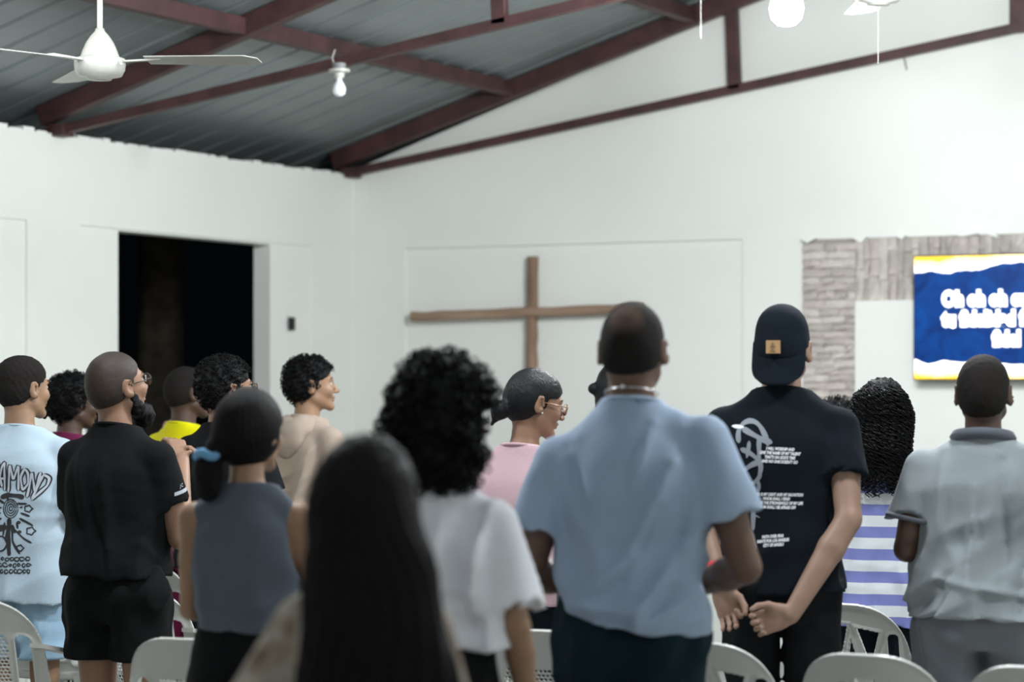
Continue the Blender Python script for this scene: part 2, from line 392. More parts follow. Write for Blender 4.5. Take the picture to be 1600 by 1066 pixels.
# ------------------------------------------------------------------ distance-field modeller
def axis(lo, hi, h, fine=()):
    v = [lo]; x = lo
    while x < hi:
        s = h
        for a, b, hf in fine:
            if a <= x < b: s = min(s, hf)
            elif x < a < x+s: s = min(s, max(hf, a-x+1e-4))
        x += s; v.append(x)
    return np.array(v, np.float32)
class G:
    def __init__(s, xs, ys, zs): s.x, s.y, s.z = xs, ys, zs; s.D = np.full((len(xs), len(ys), len(zs)), .3, np.float32)
    def loc(s, lo, hi):
        sl = []; cs = []
        for a, l, h in zip((s.x, s.y, s.z), lo, hi):
            i = max(0, int(np.searchsorted(a, l))-1); j = min(len(a), int(np.searchsorted(a, h))+1)
            if j <= i: return None, None
            sl.append(slice(i, j)); cs.append(a[i:j])
        return tuple(sl), (cs[0][:, None, None], cs[1][None, :, None], cs[2][None, None, :])
    def comb(s, sl, d, k, mode='add'):
        A = s.D[sl]
        if mode == 'add':
            if k > 0: h = np.clip(.5+.5*(A-d)/k, 0, 1); s.D[sl] = A*(1-h)+d*h-k*h*(1-h)
            else: s.D[sl] = np.minimum(A, d)
        elif mode == 'sub':
            d = -d
            if k > 0: h = np.clip(.5-.5*(A-d)/k, 0, 1); s.D[sl] = A*(1-h)+d*h+k*h*(1-h)
            else: s.D[sl] = np.maximum(A, d)
        else: s.D[sl] = np.maximum(A, d)
    def cone(s, a, b, r1, r2, k=.015, mode='add', fr=None):
        if fr is not None: a, b = fr[0]@np.array(a, float)*fr[2]+fr[1], fr[0]@np.array(b, float)*fr[2]+fr[1]; r1 *= fr[2]; r2 *= fr[2]
        a = np.array(a, float); b = np.array(b, float); R = max(r1, r2)+k+.03
        sl, c = s.loc(np.minimum(a, b)-R, np.maximum(a, b)+R)
        if sl is None: return
        d = b-a; L = float(d@d)+1e-9; px, py, pz = c[0]-a[0], c[1]-a[1], c[2]-a[2]
        h = np.clip((px*d[0]+py*d[1]+pz*d[2])/L, 0, 1)
        D = np.sqrt((px-h*d[0])**2+(py-h*d[1])**2+(pz-h*d[2])**2)-(r1+(r2-r1)*h); s.comb(sl, D, k, mode)
    def ell(s, c0, r, k=.015, mode='add', fr=None, R=None, infl=0):
        c0 = np.array(c0, float); r = np.array(r, float)+infl; Rm = np.eye(3) if R is None else R
        if fr is not None: c0 = fr[0]@c0*fr[2]+fr[1]; Rm = fr[0]@Rm; r = r*fr[2]
        m = float(max(r))+k+.03; sl, c = s.loc(c0-m, c0+m)
        if sl is None: return
        p = (c[0]-c0[0], c[1]-c0[1], c[2]-c0[2])
        q = [p[0]*Rm[0, i]+p[1]*Rm[1, i]+p[2]*Rm[2, i] for i in range(3)]
        k0 = np.sqrt((q[0]/r[0])**2+(q[1]/r[1])**2+(q[2]/r[2])**2); k1 = np.sqrt((q[0]/r[0]**2)**2+(q[1]/r[1]**2)**2+(q[2]/r[2]**2)**2)+1e-6
        s.comb(sl, k0*(k0-1)/k1, k, mode)
    def loft(s, tab, k=.02, mode='add', p=2.3, cap=True):
        t = np.array(tab, float); t = t[np.argsort(t[:, 0])]; z = s.z
        a, b, cy = [sum(wt*np.interp(z+dz_, t[:, 0], t[:, i]) for dz_, wt in ((-.045, .12), (-.03, .16), (-.015, .2), (0, .04), (.015, .2), (.03, .16), (.045, .12))) for i in (1, 2, 3)]
        sl, c = s.loc((-max(a)-.08, -.5, t[0, 0]-.06), (max(a)+.08, .5, t[-1, 0]+.06))
        zi = sl[2]; a = a[zi][None, None]; b = b[zi][None, None]; cy = cy[zi][None, None]
        q = ((np.abs(c[0])/a)**p+(np.abs(c[1]-cy)/b)**p)**(1/p); d = (q-1)*np.minimum(a, b)*1.0
        dz = np.maximum(t[0, 0]-c[2], c[2]-t[-1, 0]); d = np.maximum(d, dz); s.comb(sl, d, k, mode)
    def xyz(s): return s.x[:, None, None], s.y[None, :, None], s.z[None, None, :]
    def mesh(s):
        D = s.D; nx, ny, nz = D.shape; B = D < 0
        c = np.zeros((nx-1, ny-1, nz-1), np.uint8)
        for i in (0, 1):
            for j in (0, 1):
                for k in (0, 1): c += B[i:nx-1+i, j:ny-1+j, k:nz-1+k]
        act = (c > 0) & (c < 8); I, J, K = np.nonzero(act)
        idx = np.full(act.shape, -1, np.int32); idx[I, J, K] = np.arange(len(I))
        S = np.zeros((len(I), 3)); W = np.zeros(len(I)); C = (s.x, s.y, s.z)
        for ax in range(3):
            o1, o2 = [t for t in range(3) if t != ax]
            for u in (0, 1):
                for v in (0, 1):
                    o = [0, 0, 0]; o[o1] = u; o[o2] = v; q = list(o); q[ax] = 1
                    a = D[I+o[0], J+o[1], K+o[2]]; b = D[I+q[0], J+q[1], K+q[2]]; mk = (a < 0) != (b < 0)
                    t = np.where(mk, a/np.where(a == b, 1, a-b), 0)
                    P = [I, J, K]; w = mk.astype(float)
                    for d in range(3):
                        base = C[d][P[d]+o[d]]
                        if d == ax: base = base + t*(C[d][np.minimum(P[d]+1, len(C[d])-1)]-base)
                        S[:, d] += w*base
                    W += w
        V = S/np.maximum(W, 1)[:, None]; Q = []
        for ax in range(3):
            o1, o2 = [(1, 2), (2, 0), (0, 1)][ax]
            sh = [slice(None)]*3; sa = list(sh); sb = list(sh); sa[ax] = slice(0, -1); sb[ax] = slice(1, None)
            A = B[tuple(sa)]; Bq = B[tuple(sb)]
            for sgn in (0, 1):
                mk = (A & ~Bq) if sgn == 0 else (~A & Bq)
                i = np.array(np.nonzero(mk)); ok = (i[o1] > 0) & (i[o2] > 0) & (i[o1] < (nx, ny, nz)[o1]-1) & (i[o2] < (nx, ny, nz)[o2]-1); i = i[:, ok]
                e1 = np.zeros((3, 1), int); e1[o1] = 1; e2 = np.zeros((3, 1), int); e2[o2] = 1
                q = [idx[tuple(i-e1-e2)], idx[tuple(i-e2)], idx[tuple(i)], idx[tuple(i-e1)]]
                if sgn: q = q[::-1]
                Q.append(np.stack(q, 1))
        return V, np.concatenate(Q)
def rotm(yaw=0, pitch=0, roll=0):   # yaw: + turns to person's right; pitch: + looks up; roll: + tilts to right shoulder
    cy, sy = math.cos(-yaw), math.sin(-yaw); Rz = np.array([[cy,-sy,0],[sy,cy,0],[0,0,1]])
    cp, sp = math.cos(pitch), math.sin(pitch); Rx = np.array([[1,0,0],[0,cp,-sp],[0,sp,cp]])
    cr, sr = math.cos(roll), math.sin(roll); Ry = np.array([[cr,0,sr],[0,1,0],[-sr,0,cr]])
    return Rz@Rx@Ry
RS = np.random.RandomState(11)
def noise3(x, y, z, sc, seed, n=7, aniso=(1,1,1)):
    r = np.random.RandomState(seed); o = 0
    for _ in range(n):
        k = r.normal(size=3); k /= np.linalg.norm(k); k *= sc*r.uniform(.6, 1.5)*6.283; ph = r.uniform(0, 6.28)
        o = o+np.sin(k[0]*aniso[0]*x+k[1]*aniso[1]*y+k[2]*aniso[2]*z+ph)
    return o/math.sqrt(n)
def folds(x, y, z, seed, hem, amp=.006):
    wx = x+.035*noise3(x, y, z, 2.2, seed+1, 5); wz = z+.05*noise3(x, y, z, 1.8, seed+2, 5)
    n1 = noise3(wx, y, wz, 4.5, seed+3, 6, (1, 1, .2)); r1 = .6-1.4*np.sqrt(n1*n1+.008)+.4*n1
    n2 = noise3(wx+.5*wz, y, wz-.3*wx, 5.0, seed+4, 6, (.5, .5, 1.2)); r2 = .5-1.2*np.sqrt(n2*n2+.008)
    lo = np.clip((1.40-z)/.3, 0, 1); hm = np.clip(1-(z-hem)/.16, 0, 1)
    return -2.0*amp*(np.clip(r1, -1.2, 1)*(.2+1.0*lo)+np.clip(r2, -1.2, 1)*(.15+.25*lo+.75*hm))

# ------------------------------------------------------------------ people
def skinmat(name, c): return mat('skin_'+name, c, .5, bump=.06, bscale=180, var=.12, vscale=14, subs=.08, spec=.4)
SK = {'dark': skinmat('dark', (.07, .037, .024)), 'brown': skinmat('brown', (.165, .085, .052)), 'mid': skinmat('mid', (.27, .15, .095)),
      'tan': skinmat('tan', (.30, .175, .105)), 'light': skinmat('light', (.30, .185, .135)), 'bluebk': skinmat('deep', (.125, .068, .045))}
M_HAIR = mat('black_hair', (.006, .006, .0065), .5, bump=.6, bscale=120, spec=.1)
M_BUZZ = mat('cropped_hair', (.012, .010, .009), .85, bump=.3, bscale=300, spec=.15)
M_THIN = mat('thin_hair', (.026, .0155, .011), .6, bump=.2, bscale=300, spec=.35)
M_SLEEK = mat('sleek_hair', (.006, .006, .008), .38, bump=.5, bscale=40, stretch=(6, 6, .6), spec=.22)
M_DARKB = mat('dark_brown_hair', (.006, .005, .005), .6, bump=.5, bscale=60, stretch=(5, 5, .4), spec=.1)
M_EYE = mat('eye_white', (.38, .35, .33), .3); M_IRIS = mat('eye_dark', (.02, .012, .01), .1)
M_FRAME = mat('glasses_frame', (.015, .013, .013), .25); M_AMBER = mat('amber_frame', (.25, .11, .04), .25)
M_LENS = bpy.data.materials.new('lens_glass'); M_LENS.use_nodes = True
_b = M_LENS.node_tree.nodes['Principled BSDF']; _b.inputs['Transmission Weight'].default_value = 1; _b.inputs['Roughness'].default_value = .02; _b.inputs['IOR'].default_value = 1.1; _b.inputs['Base Color'].default_value = (.95, .97, 1, 1)
def cloth(name, c, **k):
    a = dict(rough=.9, bump=.18, bscale=260, sheen=0 if max(c) < .05 else .1, spec=.12 if max(c) < .05 else .2, var=.05, vscale=6); a.update(k); rough = a.pop('rough'); return mat('cloth_'+name, c, rough, **a)
C_BLACK = cloth('black', (.0065, .007, .008)); C_NAVY = cloth('blue_black', (.005, .008, .012)); C_TEAL = cloth('dark_teal', (.006, .019, .026))

def skull(g, fr, infl=0, k=.02):
    g.ell((0, -.010, .034), (.073, .097, .088), k, fr=fr, infl=infl)
    g.ell((0, -.042, -.005), (.062, .060, .062), .03, fr=fr, infl=infl)
def head(g, fr, fem=False):
    skull(g, fr)
    g.ell((0, .030, -.015), (.060, .062, .085), .02, fr=fr)
    j = .043 if fem else .047
    for s in (-1, 1):
        g.cone((s*j, .005, -.048), (s*.012, .076, -.086), .020, .016, .02, fr=fr)
        g.ell((s*.036, .066, -.018), (.022, .022, .022), .02, fr=fr)
    g.ell((0, .080, -.088), (.020, .016, .016), .012, fr=fr)
    g.ell((0, .078, .030), (.048, .018, .012), .012, fr=fr)
    for s in (-1, 1): g.ell((s*.030, .098, .010), (.017, .014, .012), .012, 'sub', fr=fr)
    g.cone((0, .090, .014), (0, .112, -.020), .007, .011, .010, fr=fr)
    for s in (-1, 1): g.ell((s*.013, .101, -.024), (.008, .010, .007), .006, fr=fr)
    g.ell((0, .090, -.046), (.024, .013, .0065), .004, fr=fr); g.ell((0, .087, -.058), (.021, .013, .0075), .004, fr=fr)
    for s in (-1, 1):
        Re = rotm(0, math.radians(-8)) @ np.array([[math.cos(s*.45), 0, 0], [0, 1, 0], [0, 0, 1]]) ; Re = rotm(yaw=s*.45)@np.eye(3)
        g.ell((s*.082, -.014, .002), (.0075, .021, .034), .006, fr=fr, R=Re)
        g.ell((s*.0895, -.007, .006), (.006, .012, .020), .004, 'sub', fr=fr, R=Re)
        g.ell((s*.075, .000, -.020), (.007, .010, .011), .006, fr=fr)
def hand(g, W, Xa, Ya, curl=.5, sc=1.0, spread=.06, thumb=.5, finger=None):
    Xa = np.array(Xa, float); Ya = np.array(Ya, float); Ya /= np.linalg.norm(Ya); Xa = Xa-Ya*(Xa@Ya); Xa /= np.linalg.norm(Xa)
    # Za: back of the hand; chosen by caller through the sign of Xa (thumb side) and side flag in Z
    Za = hand.flip*np.cross(Xa, Ya); W = np.array(W, float)
    P = lambda x, y, z: W+sc*(x*Xa+y*Ya+z*Za)
    g.ell(P(0, .045, 0), (.036*sc, .05*sc, .014*sc), .008, R=np.stack([Xa, Ya, Za], 1))
    for i, (bx_, L, r) in enumerate(((.029, .074, .0088), (.010, .082, .0090), (-.0095, .076, .0086), (-.028, .060, .0078))):
        g.cone(P(bx_*.45, .012, 0), P(bx_, .085, 0), .015*sc, .0112*sc, .008)
        p = np.array([bx_, .085, 0.]); c = curl if finger is None else finger[i]; ang = 0
        sp = spread*(1.3-i)
        for fr_, rr, dc in ((.45, r, .8), (.30, r*.93, 1.1), (.25, r*.86, .8)):
            ang += c*dc; q = p+L*fr_*np.array([math.sin(sp)*math.cos(ang), math.cos(ang)*math.cos(sp), -math.sin(ang)])
            g.cone(P(*p), P(*q), rr*sc, rr*.95*sc, .002); p = q
    g.ell(P(.026, .035, -.009), (.018*sc, .03*sc, .014*sc), .012, R=np.stack([Xa, Ya, Za], 1))
    t0 = (.024, .022, -.008); t1 = (.046+.01*thumb, .055, -.012-.012*thumb); t2 = (.052+.01*thumb, .086, -.020-.02*thumb); t3 = (.048+.004*thumb, .106, -.03-.02*thumb)
    g.cone(P(*t0), P(*t1), .013*sc, .0115*sc, .008); g.cone(P(*t1), P(*t2), .0105*sc, .0098*sc, .004); g.cone(P(*t2), P(*t3), .0098*sc, .0082*sc, .003)
hand.flip = 1

def lerp(a, b, t): return tuple(a[i]+(b[i]-a[i])*t for i in range(3))
ARMS = {
 'front':  dict(e=(.245, -.03, 1.115), w=(.09, .215, 1.09), ya=(-.8, .55, .1), xa=(0, .3, 1), curl=.55),
 'down':   dict(e=(.245, -.035, 1.12), w=(.25, .05, .88), ya=(0, .15, -1), xa=(0, 1, .1), curl=.35),
 'fronthigh': dict(e=(.22, .03, 1.10), w=(.07, .24, 1.28), ya=(-.4, .2, 1), xa=(-.5, -.6, .2), curl=.6),
}
def person(px, Z, H, turn, label, skin, hy=0, hp=0, hr=0, wide=1.0, fem=False, armL='front', armR='front', top=None, bottom=None, fine=(), headz=0, lean=0, hx=0, group=None, sdz=(0, 0)):
    loc = at(px, 600, Z); phi = math.atan2(-loc.x, loc.y)
    root = empty('person', (loc.x, loc.y, 0), phi-math.radians(turn)); tag(root, label, 'person', group)
    s = H/1.75; root.scale = (1, 1, 1)
    A = {}
    for sd, a in (('L', armL), ('R', armR)):
        a = dict(ARMS[a] if isinstance(a, str) else a); sg = -1 if sd == 'L' else 1; A[sd] = a; a['sg'] = sg
        if not a.get('abs'):
            for kk in ('e', 'w', 'ya', 'xa'): a[kk] = (a[kk][0]*sg, a[kk][1], a[kk][2])
    sw = (.165 if fem else .18)*wide
    S = {'L': (-sw, -.015, 1.378+sdz[0]), 'R': (sw, -.015, 1.378+sdz[1])}
    # head frame: yaw about the neck
    R = rotm(math.radians(hy), math.radians(hp), math.radians(hr)); nb = np.array([hx, .0, 1.535+headz]); o = nb + R@np.array([0, .012, .088])
    hs = 1.03 if not fem else .97
    fr = (R, o, hs/ (s**.5))       # heads vary less than stature
    xl = min(-.34, min(A['L']['w'][0], A['L']['e'][0])-.16); xh = max(.34, max(A['R']['w'][0], A['R']['e'][0])+.16)
    yl = min(-.22, min(a['w'][1] for a in A.values())-.15); yh = max(.25, max(a['w'][1] for a in A.values())+.22)
    fx = [(-.10, .10, .0058)]; fy = [(-.10, .16, .0058)]; fz = [(1.47, 1.83, .0056)]
    for (c, r, h) in fine: fx.append((c[0]-r, c[0]+r, h)); fy.append((c[1]-r, c[1]+r, h)); fz.append((c[2]-r, c[2]+r, h))
    g = G(axis(xl, xh, .0095, fx), axis(yl, yh, .0095, fy), axis(-.01, 1.86, .0125, fz))
    ww = wide
    hipw = .172 if not fem else .178
    g.loft([(.80, .10*ww, .08, 0), (.86, hipw*ww*.93, .105, -.01), (.94, hipw*ww, .115, -.012), (1.04, .148*ww, .10, -.002), (1.12, .14*ww, .098, .002), (1.25, .158*ww, .108, .0), (1.35, .16*ww, .10, -.005), (1.40, .12*ww, .075, -.012), (1.45, .06, .05, -.014)], 0)
    g.cone((0, -.02, 1.43), tuple(fr[0]@np.array([0, -.018, -.035])*fr[2]+fr[1]), .062 if not fem else .052, .056 if not fem else .048, .03)
    for sd in 'LR':
        sg = A[sd]['sg']; a = A[sd]; sh = S[sd]
        g.cone((0, -.02, 1.445), (sh[0]*.85, sh[1], sh[2]), .042, .044, .035)
        g.cone(sh, sh, .046*ww, .046*ww, .02)
        am = lerp(sh, a['e'], .45); fm = lerp(a['e'], a['w'], .3); t = .9 if fem else 1
        g.cone(sh, am, .052*t*ww, .047*t*ww, .02); g.cone(am, a['e'], .047*t*ww, .038*t*ww, .015)
        g.cone(a['e'], fm, .039*t*ww, .041*t*ww, .012); g.cone(fm, a['w'], .041*t*ww, .0265*t, .012)
        hand.flip = sg*(-1)*a.get('flip', 1)
        hand(g, a['w'], a['xa'], a['ya'], a.get('curl', .5), .98 if not fem else .9, finger=a.get('finger'), thumb=a.get('thumb', .5), spread=a.get('spread', .06))
        hipx = .092*ww; g.cone((sg*hipx, -.005, .90), (sg*.095, .01, .50), .088*ww, .056, .02); g.cone((sg*.095, .01, .50), (sg*.10, -.01, .32), .054, .053, .015)
        g.cone((sg*.10, -.01, .32), (sg*.10, -.015, .08), .052, .034, .015); g.cone((sg*.10, -.02, .045), (sg*.115, .15, .035), .038, .030, .015)
    head(g, fr, fem)
    V, Q = g.mesh(); body = mesh_obj('body', V*s, Q, SK[skin], root)
    P = dict(root=root, s=s, fr=fr, S=S, A=A, fem=fem, ww=ww, body=body, px=px, Z=Z, nb=nb)
    # eyes
    for sg in (-1, 1):
        m = MB(); m.lathe([(0, -.0115), (.006, -.0098), (.0105, -.005), (.0118, 0), (.0105, .005), (.006, .0098)], seg=14); k = len(m.f); m.lathe([(.006, .0098), (.003, .0113), (0, .0117)], seg=14)
        Vv = np.array(m.v); Vv = Vv[:, [0, 2, 1]]; Vv = (Vv+np.array([sg*.030, .0765, .011]))@fr[0].T*fr[2]+fr[1]
        mesh_obj('eye', Vv*s, m.f, [M_EYE, M_IRIS], root, mi=[0]*k+[1]*(len(m.f)-k))
    # brows and lips as subtle parts
    for sg in (-1, 1):
        m = MB(); m.tube([(sg*.014, .090, .034), (sg*.03, .088, .038), (sg*.047, .076, .032)], .0032, 5)
        Vv = np.array(m.v)@fr[0].T*fr[2]+fr[1]; mesh_obj('eyebrow', Vv*s, m.f, M_BUZZ, root)
    if bottom:
        bottom = dict(bottom); bottom['waist'] = min(bottom.get('waist', 1.02), (top or {}).get('hem', .92)+abs((top or {}).get('hemtilt', 0))*.15+.045)
        make_bottom(P, **bottom)
    if top: make_top(P, **top)
    for sg in (-1, 1):
        g = G(axis(sg*.108-.07, sg*.108+.07, .009), axis(-.09, .24, .009), axis(-.012, .13, .008))
        g.cone((sg*.10, -.03, .05), (sg*.118, .16, .036), .047, .040, .02); g.cone((sg*.10, -.02, .05), (sg*.10, -.01, .09), .045, .04, .02)
        g.comb((slice(None),)*3, -(g.xyz()[2]-.002)+0*g.D, 0, 'max'); V, Q = g.mesh()
        mesh_obj('shoe', V*s, Q, C_BLACK, root)
    return P
def make_top(P, m, hem=.92, a=.19, b=.13, slv=.62, sr=.075, collar=1.495, amp=.006, seed=1, waist=.95, ribcol=None, hood=False, tank=False, drop=0, slvr2=None, name='shirt', hemtilt=0, flare=0, h=.0085, lines=(), hemb=.153):
    s, A, S, ww = P['s'], P['A'], P['S'], P['ww']
    xs = axis(-.42, .42, h); ys = axis(-.36, .42, h); zs = axis(hem-.06, 1.62, h); g = G(xs, ys, zs)
    aw = a*ww
    bh = b*1.0 if (tank or hem > .98) else max(b*1.05, hemb)
    tab = [(hem-.03, aw*(waist+.06+flare), bh, -.022 if not tank else -.012), (min(hem+.1, 1.02+.3*(hem-.9)), aw*(waist+.03+flare*.7), bh*.97, -.018 if not tank else -.012), (max(1.12, hem+.06), aw*waist, b*.93, -.006), (1.24, aw*.97, b, -.004), (1.32, aw*.97, b*.98, -.008), (1.37, aw*.86, b*.84, -.014), (1.42, aw*.60, b*.66, -.016), (1.48, .085, .068, -.016), (1.53, .07, .062, -.016)]
    g.loft(tab, 0, p=2.4)
    X, Y, Zc = g.xyz()
    for sd in 'LR':
        sg = A[sd]['sg']; sh = np.array(S[sd]); e = np.array(A[sd]['e']); w_ = np.array(A[sd]['w'])
        if tank:
            g.cone((sg*.07, -.03, 1.445), (sg*.125, -.03, 1.395), .038, .038, .025); continue
        g.cone((sg*.02, -.018, 1.458), (sh[0]*.88, sh[1], sh[2]+.002), .050, .056, .03)
        s0 = sh+np.array([0, 0, 0]); r0 = .058*ww
        if slv <= 1:
            end = sh+(e-sh)*slv; d = (e-sh)/np.linalg.norm(e-sh); g2 = G(xs, ys, zs); re = slvr2 or sr
            g2.cone(s0, end+d*.05, r0, re*1.03, 0); pl = (X-end[0])*d[0]+(Y-end[1])*d[1]+(Zc-end[2])*d[2]
            hol = np.maximum(np.sqrt(np.maximum((X-end[0])**2+(Y-end[1])**2+(Zc-end[2])**2-pl**2, 0))-re*.74, -.010-pl); g2.D[:] = np.maximum(g2.D, -hol)
            g2.D[:] = np.maximum(g2.D, pl+.004*np.sin(X*60+Y*50)); g.comb((slice(None),)*3, g2.D, .022)
        else:
            g.cone(s0, e, r0, sr*.9, .03); g.cone(e, e+(w_-e)*.9, sr*.9, sr*.62, .02)
    nf = folds(X, Y, Zc, seed, hem, amp)
    g.D += nf
    bt = [(.86, .162*ww+.01, .112, -.01), (.94, .172*ww+.006, .121, -.012), (1.04, .148*ww+.006, .106, -.002), (1.12, .14*ww+.006, .104, .002), (1.25, .158*ww+.006, .114, .0), (1.35, .16*ww+.006, .106, -.005), (1.40, .12*ww+.004, .08, -.012)]
    g.loft([q for q in bt if q[0] > hem-.1], 0, p=2.3)
    if slv > 1:
        for sd in 'LR': g.cone(S[sd], A[sd]['e'], .060*ww, .052*ww, .01); g.cone(A[sd]['e'], lerp(A[sd]['e'], A[sd]['w'], .9), .052*ww, .038, .01)
    if tank:
        for sg in (-1, 1): g.ell((sg*.212, -.0, 1.34), (.086 if sg > 0 else .074, .16, .15), .012, 'sub')
    for (x0, y0, x1, y1, wd_, am_) in lines:      # individual creases in the cloth of the back
        k_ = F/P['Z']*s; u0, v0, u1, v1 = (x0-P['px'])/k_, (EYE-(y0-600)/F*P['Z'])/s, (x1-P['px'])/k_, (EYE-(y1-600)/F*P['Z'])/s
        L2 = (u1-u0)**2+(v1-v0)**2; t_ = np.clip(((X-u0)*(u1-u0)+(Zc-v0)*(v1-v0))/L2, 0, 1); dd = (X-u0-t_*(u1-u0))**2+(Zc-v0-t_*(v1-v0))**2
        g.D -= np.where(Y < 0, 1, 0)*1.6*am_*np.exp(-dd/wd_**2)*np.sin(np.clip(t_, .08, .92)*math.pi)**.5
    # hem
    hz = hem+hemtilt*X+.006*np.sin(X*21+seed)+.004*np.sin(X*47+Y*30)
    g.D[:] = np.maximum(g.D, hz-Zc)
    # neck
    cz = collar-.20*(Y+.07); g.D[:] = np.maximum(g.D, Zc-cz)
    if not hood:
        g.cone((0, -.016, collar-.006), (0, -.016, collar+.2), .060, .066, .004, 'sub')
    V, Q = g.mesh()
    sh_ = mesh_obj(name, V*s, Q, m, P['root']); P['shirt'] = sh_
    # neck band
    cr = .072 if not P['fem'] else .078
    ring = []
    for i in range(33):
        t = 2*math.pi*i/32; yy = -.016+(cr-.004)*math.sin(t); ring.append((cr*math.cos(t), yy, collar-.005-.20*(yy+.07)))
    if not tank and not hood:
        mb = MB(); mb.tube([tuple(c*s for c in p) for p in ring], .0065*s, 6); mb.build('neckband', ribcol or m, P['root'], smooth=True)
    if hood:
        g = G(axis(-.2, .2, .007), axis(-.25, .2, .007), axis(1.25, 1.64, .007))
        g.ell((0, -.085, 1.43), (.115, .07, .05), .03, R=rotm(0, .35)); g.cone((-.085, .0, 1.455), (-.05, -.085, 1.455), .03, .042, .03); g.cone((.085, .0, 1.455), (.05, -.085, 1.455), .03, .042, .03)
        g.cone((-.08, .01, 1.45), (0, .085, 1.41), .03, .025, .02); g.cone((.08, .01, 1.45), (0, .085, 1.41), .03, .025, .02); g.ell((0, -.13, 1.38), (.10, .04, .09), .04, R=rotm(0, -.1))
        g.cone((0, -.02, 1.50), (0, -.02, 1.68), .066, .085, .02, 'sub')
        X, Y, Zc = g.xyz(); g.D += folds(X, Y, Zc, seed+9, 1.3, .006); V, Q = g.mesh(); mesh_obj('hood', V*s, Q, m, P['root'])
def make_bottom(P, m, hem=.10, waist=1.02, r=.088, rh=.06, amp=.004, seed=3, name='trousers', bulk=1.0):
    s, ww = P['s'], P['ww']
    g = G(axis(-.30, .30, .0095), axis(-.24, .24, .0095), axis(hem-.05, waist+.05, .0095))
    hw = (.176 if not P['fem'] else .182)*ww*bulk
    g.loft([(.80, hw*.8, .11, -.01), (.86, hw*.98, .125, -.014), (.94, hw*1.0, .13, -.016), (1.0, hw*.93, .118, -.01), (1.10, hw*.86, .108, -.003)], 0, p=2.3)
    for sg in (-1, 1):
        g.ell((sg*.075, -.06, .90), (.09*bulk, .085, .085), .03)
        g.cone((sg*.092*ww, -.004, .88), (sg*.10, .0, hem-.04), r*1.08*ww*bulk, rh, .02)
    X, Y, Zc = g.xyz(); g.D += folds(X, Y, Zc, seed, .8, amp)
    g.loft([(.80, .11*ww, .086, 0), (.86, .168*ww, .111, -.01), (.94, .18*ww, .121, -.012), (1.04, .154*ww, .106, -.002), (1.12, .146*ww, .104, .002)], 0)
    for sg in (-1, 1):
        g.cone((sg*.092*ww, -.005, .90), (sg*.095, .01, .50), .093*ww, .062, .02); g.cone((sg*.095, .01, .50), (sg*.10, -.01, .32), .060, .059, 0); g.cone((sg*.10, -.01, .32), (sg*.10, -.015, .08), .058, .040, 0)
    g.D[:] = np.maximum(g.D, hem-Zc); g.D[:] = np.maximum(g.D, Zc-waist)
    V, Q = g.mesh(); P['pants'] = mesh_obj(name, V*s, Q, m, P['root'])
def hair(P, m, infl=.004, line=.015, extra=(), nz=0, nsc=30, curls=0, csz=.007, name='hair', h=.0055, lo=(-.16, -.2, -.26), hi=(.16, .16, .2), cutmin=None, groove=None, spare=(), plane=1.0, low=None, crad=.0016):
    """hair volume in head coordinates; the hairline plane runs forehead - ear - nape"""
    s, fr = P['s'], P['fr']
    g = G(axis(lo[0], hi[0], h), axis(lo[1], hi[1], h), axis(lo[2], hi[2], h)); skull(g, None, infl)
    X, Y, Z = g.xyz(); base = Y-line-plane*Z
    base = np.maximum(base*.7, np.where(Y > .02, .028+.25*(Y-.02)-Z, -1.0)) if line < .06 else base*.7
    g.D[:] = np.maximum(g.D, base)
    if low is not None: g.D[:] = np.maximum(g.D, low-Z)
    for e in extra:
        if e[0] == 'e': g.ell(e[1], e[2], e[3] if len(e) > 3 else .02)
        else: g.cone(e[1], e[2], e[3], e[4], .015)
    for e in spare: g.ell(e[0], e[1], .008, 'sub')
    if nz: g.D += nz*noise3(X, Y, Z, nsc, 5, 9)+nz*.5*noise3(X, Y, Z, nsc*2.1, 6, 9)
    if groove: 
        ang = np.arctan2(X, -(Y+.02)); g.D += groove[0]*np.sin(ang*groove[1]+6*noise3(X, Y, Z, 3, 8, 4)*.5+Z*groove[2])
    V, Q = g.mesh()
    if curls:
        r = RS; idx = r.randint(0, len(V), curls*2); C0 = V.mean(0); polys = []
        for i in idx:
            p = V[i]; n = p-C0; n /= np.linalg.norm(n); 
            if p[1] > .02 and p[2] < .07 and abs(p[0]) < .11: continue
            t = np.cross(n, r.normal(size=3)); t /= np.linalg.norm(t); bt = np.cross(n, t); c = csz*r.uniform(.6, 1.3)
            tt = np.linspace(0, 1.5*math.pi*r.uniform(.8, 1.4), 7)[:, None]
            polys.append(p+n*(c*.2+c*(1-np.cos(tt)))+t*c*np.sin(tt)+bt*c*.5*tt/4)
            if len(polys) >= curls: break
        TV, TQ = tubes(polys, crad, 3); Q = np.concatenate([Q, TQ+len(V)]); V = np.concatenate([V, TV])
    V = V@fr[0].T*fr[2]+fr[1]
    return mesh_obj(name, V*s, Q, m, P['root'])
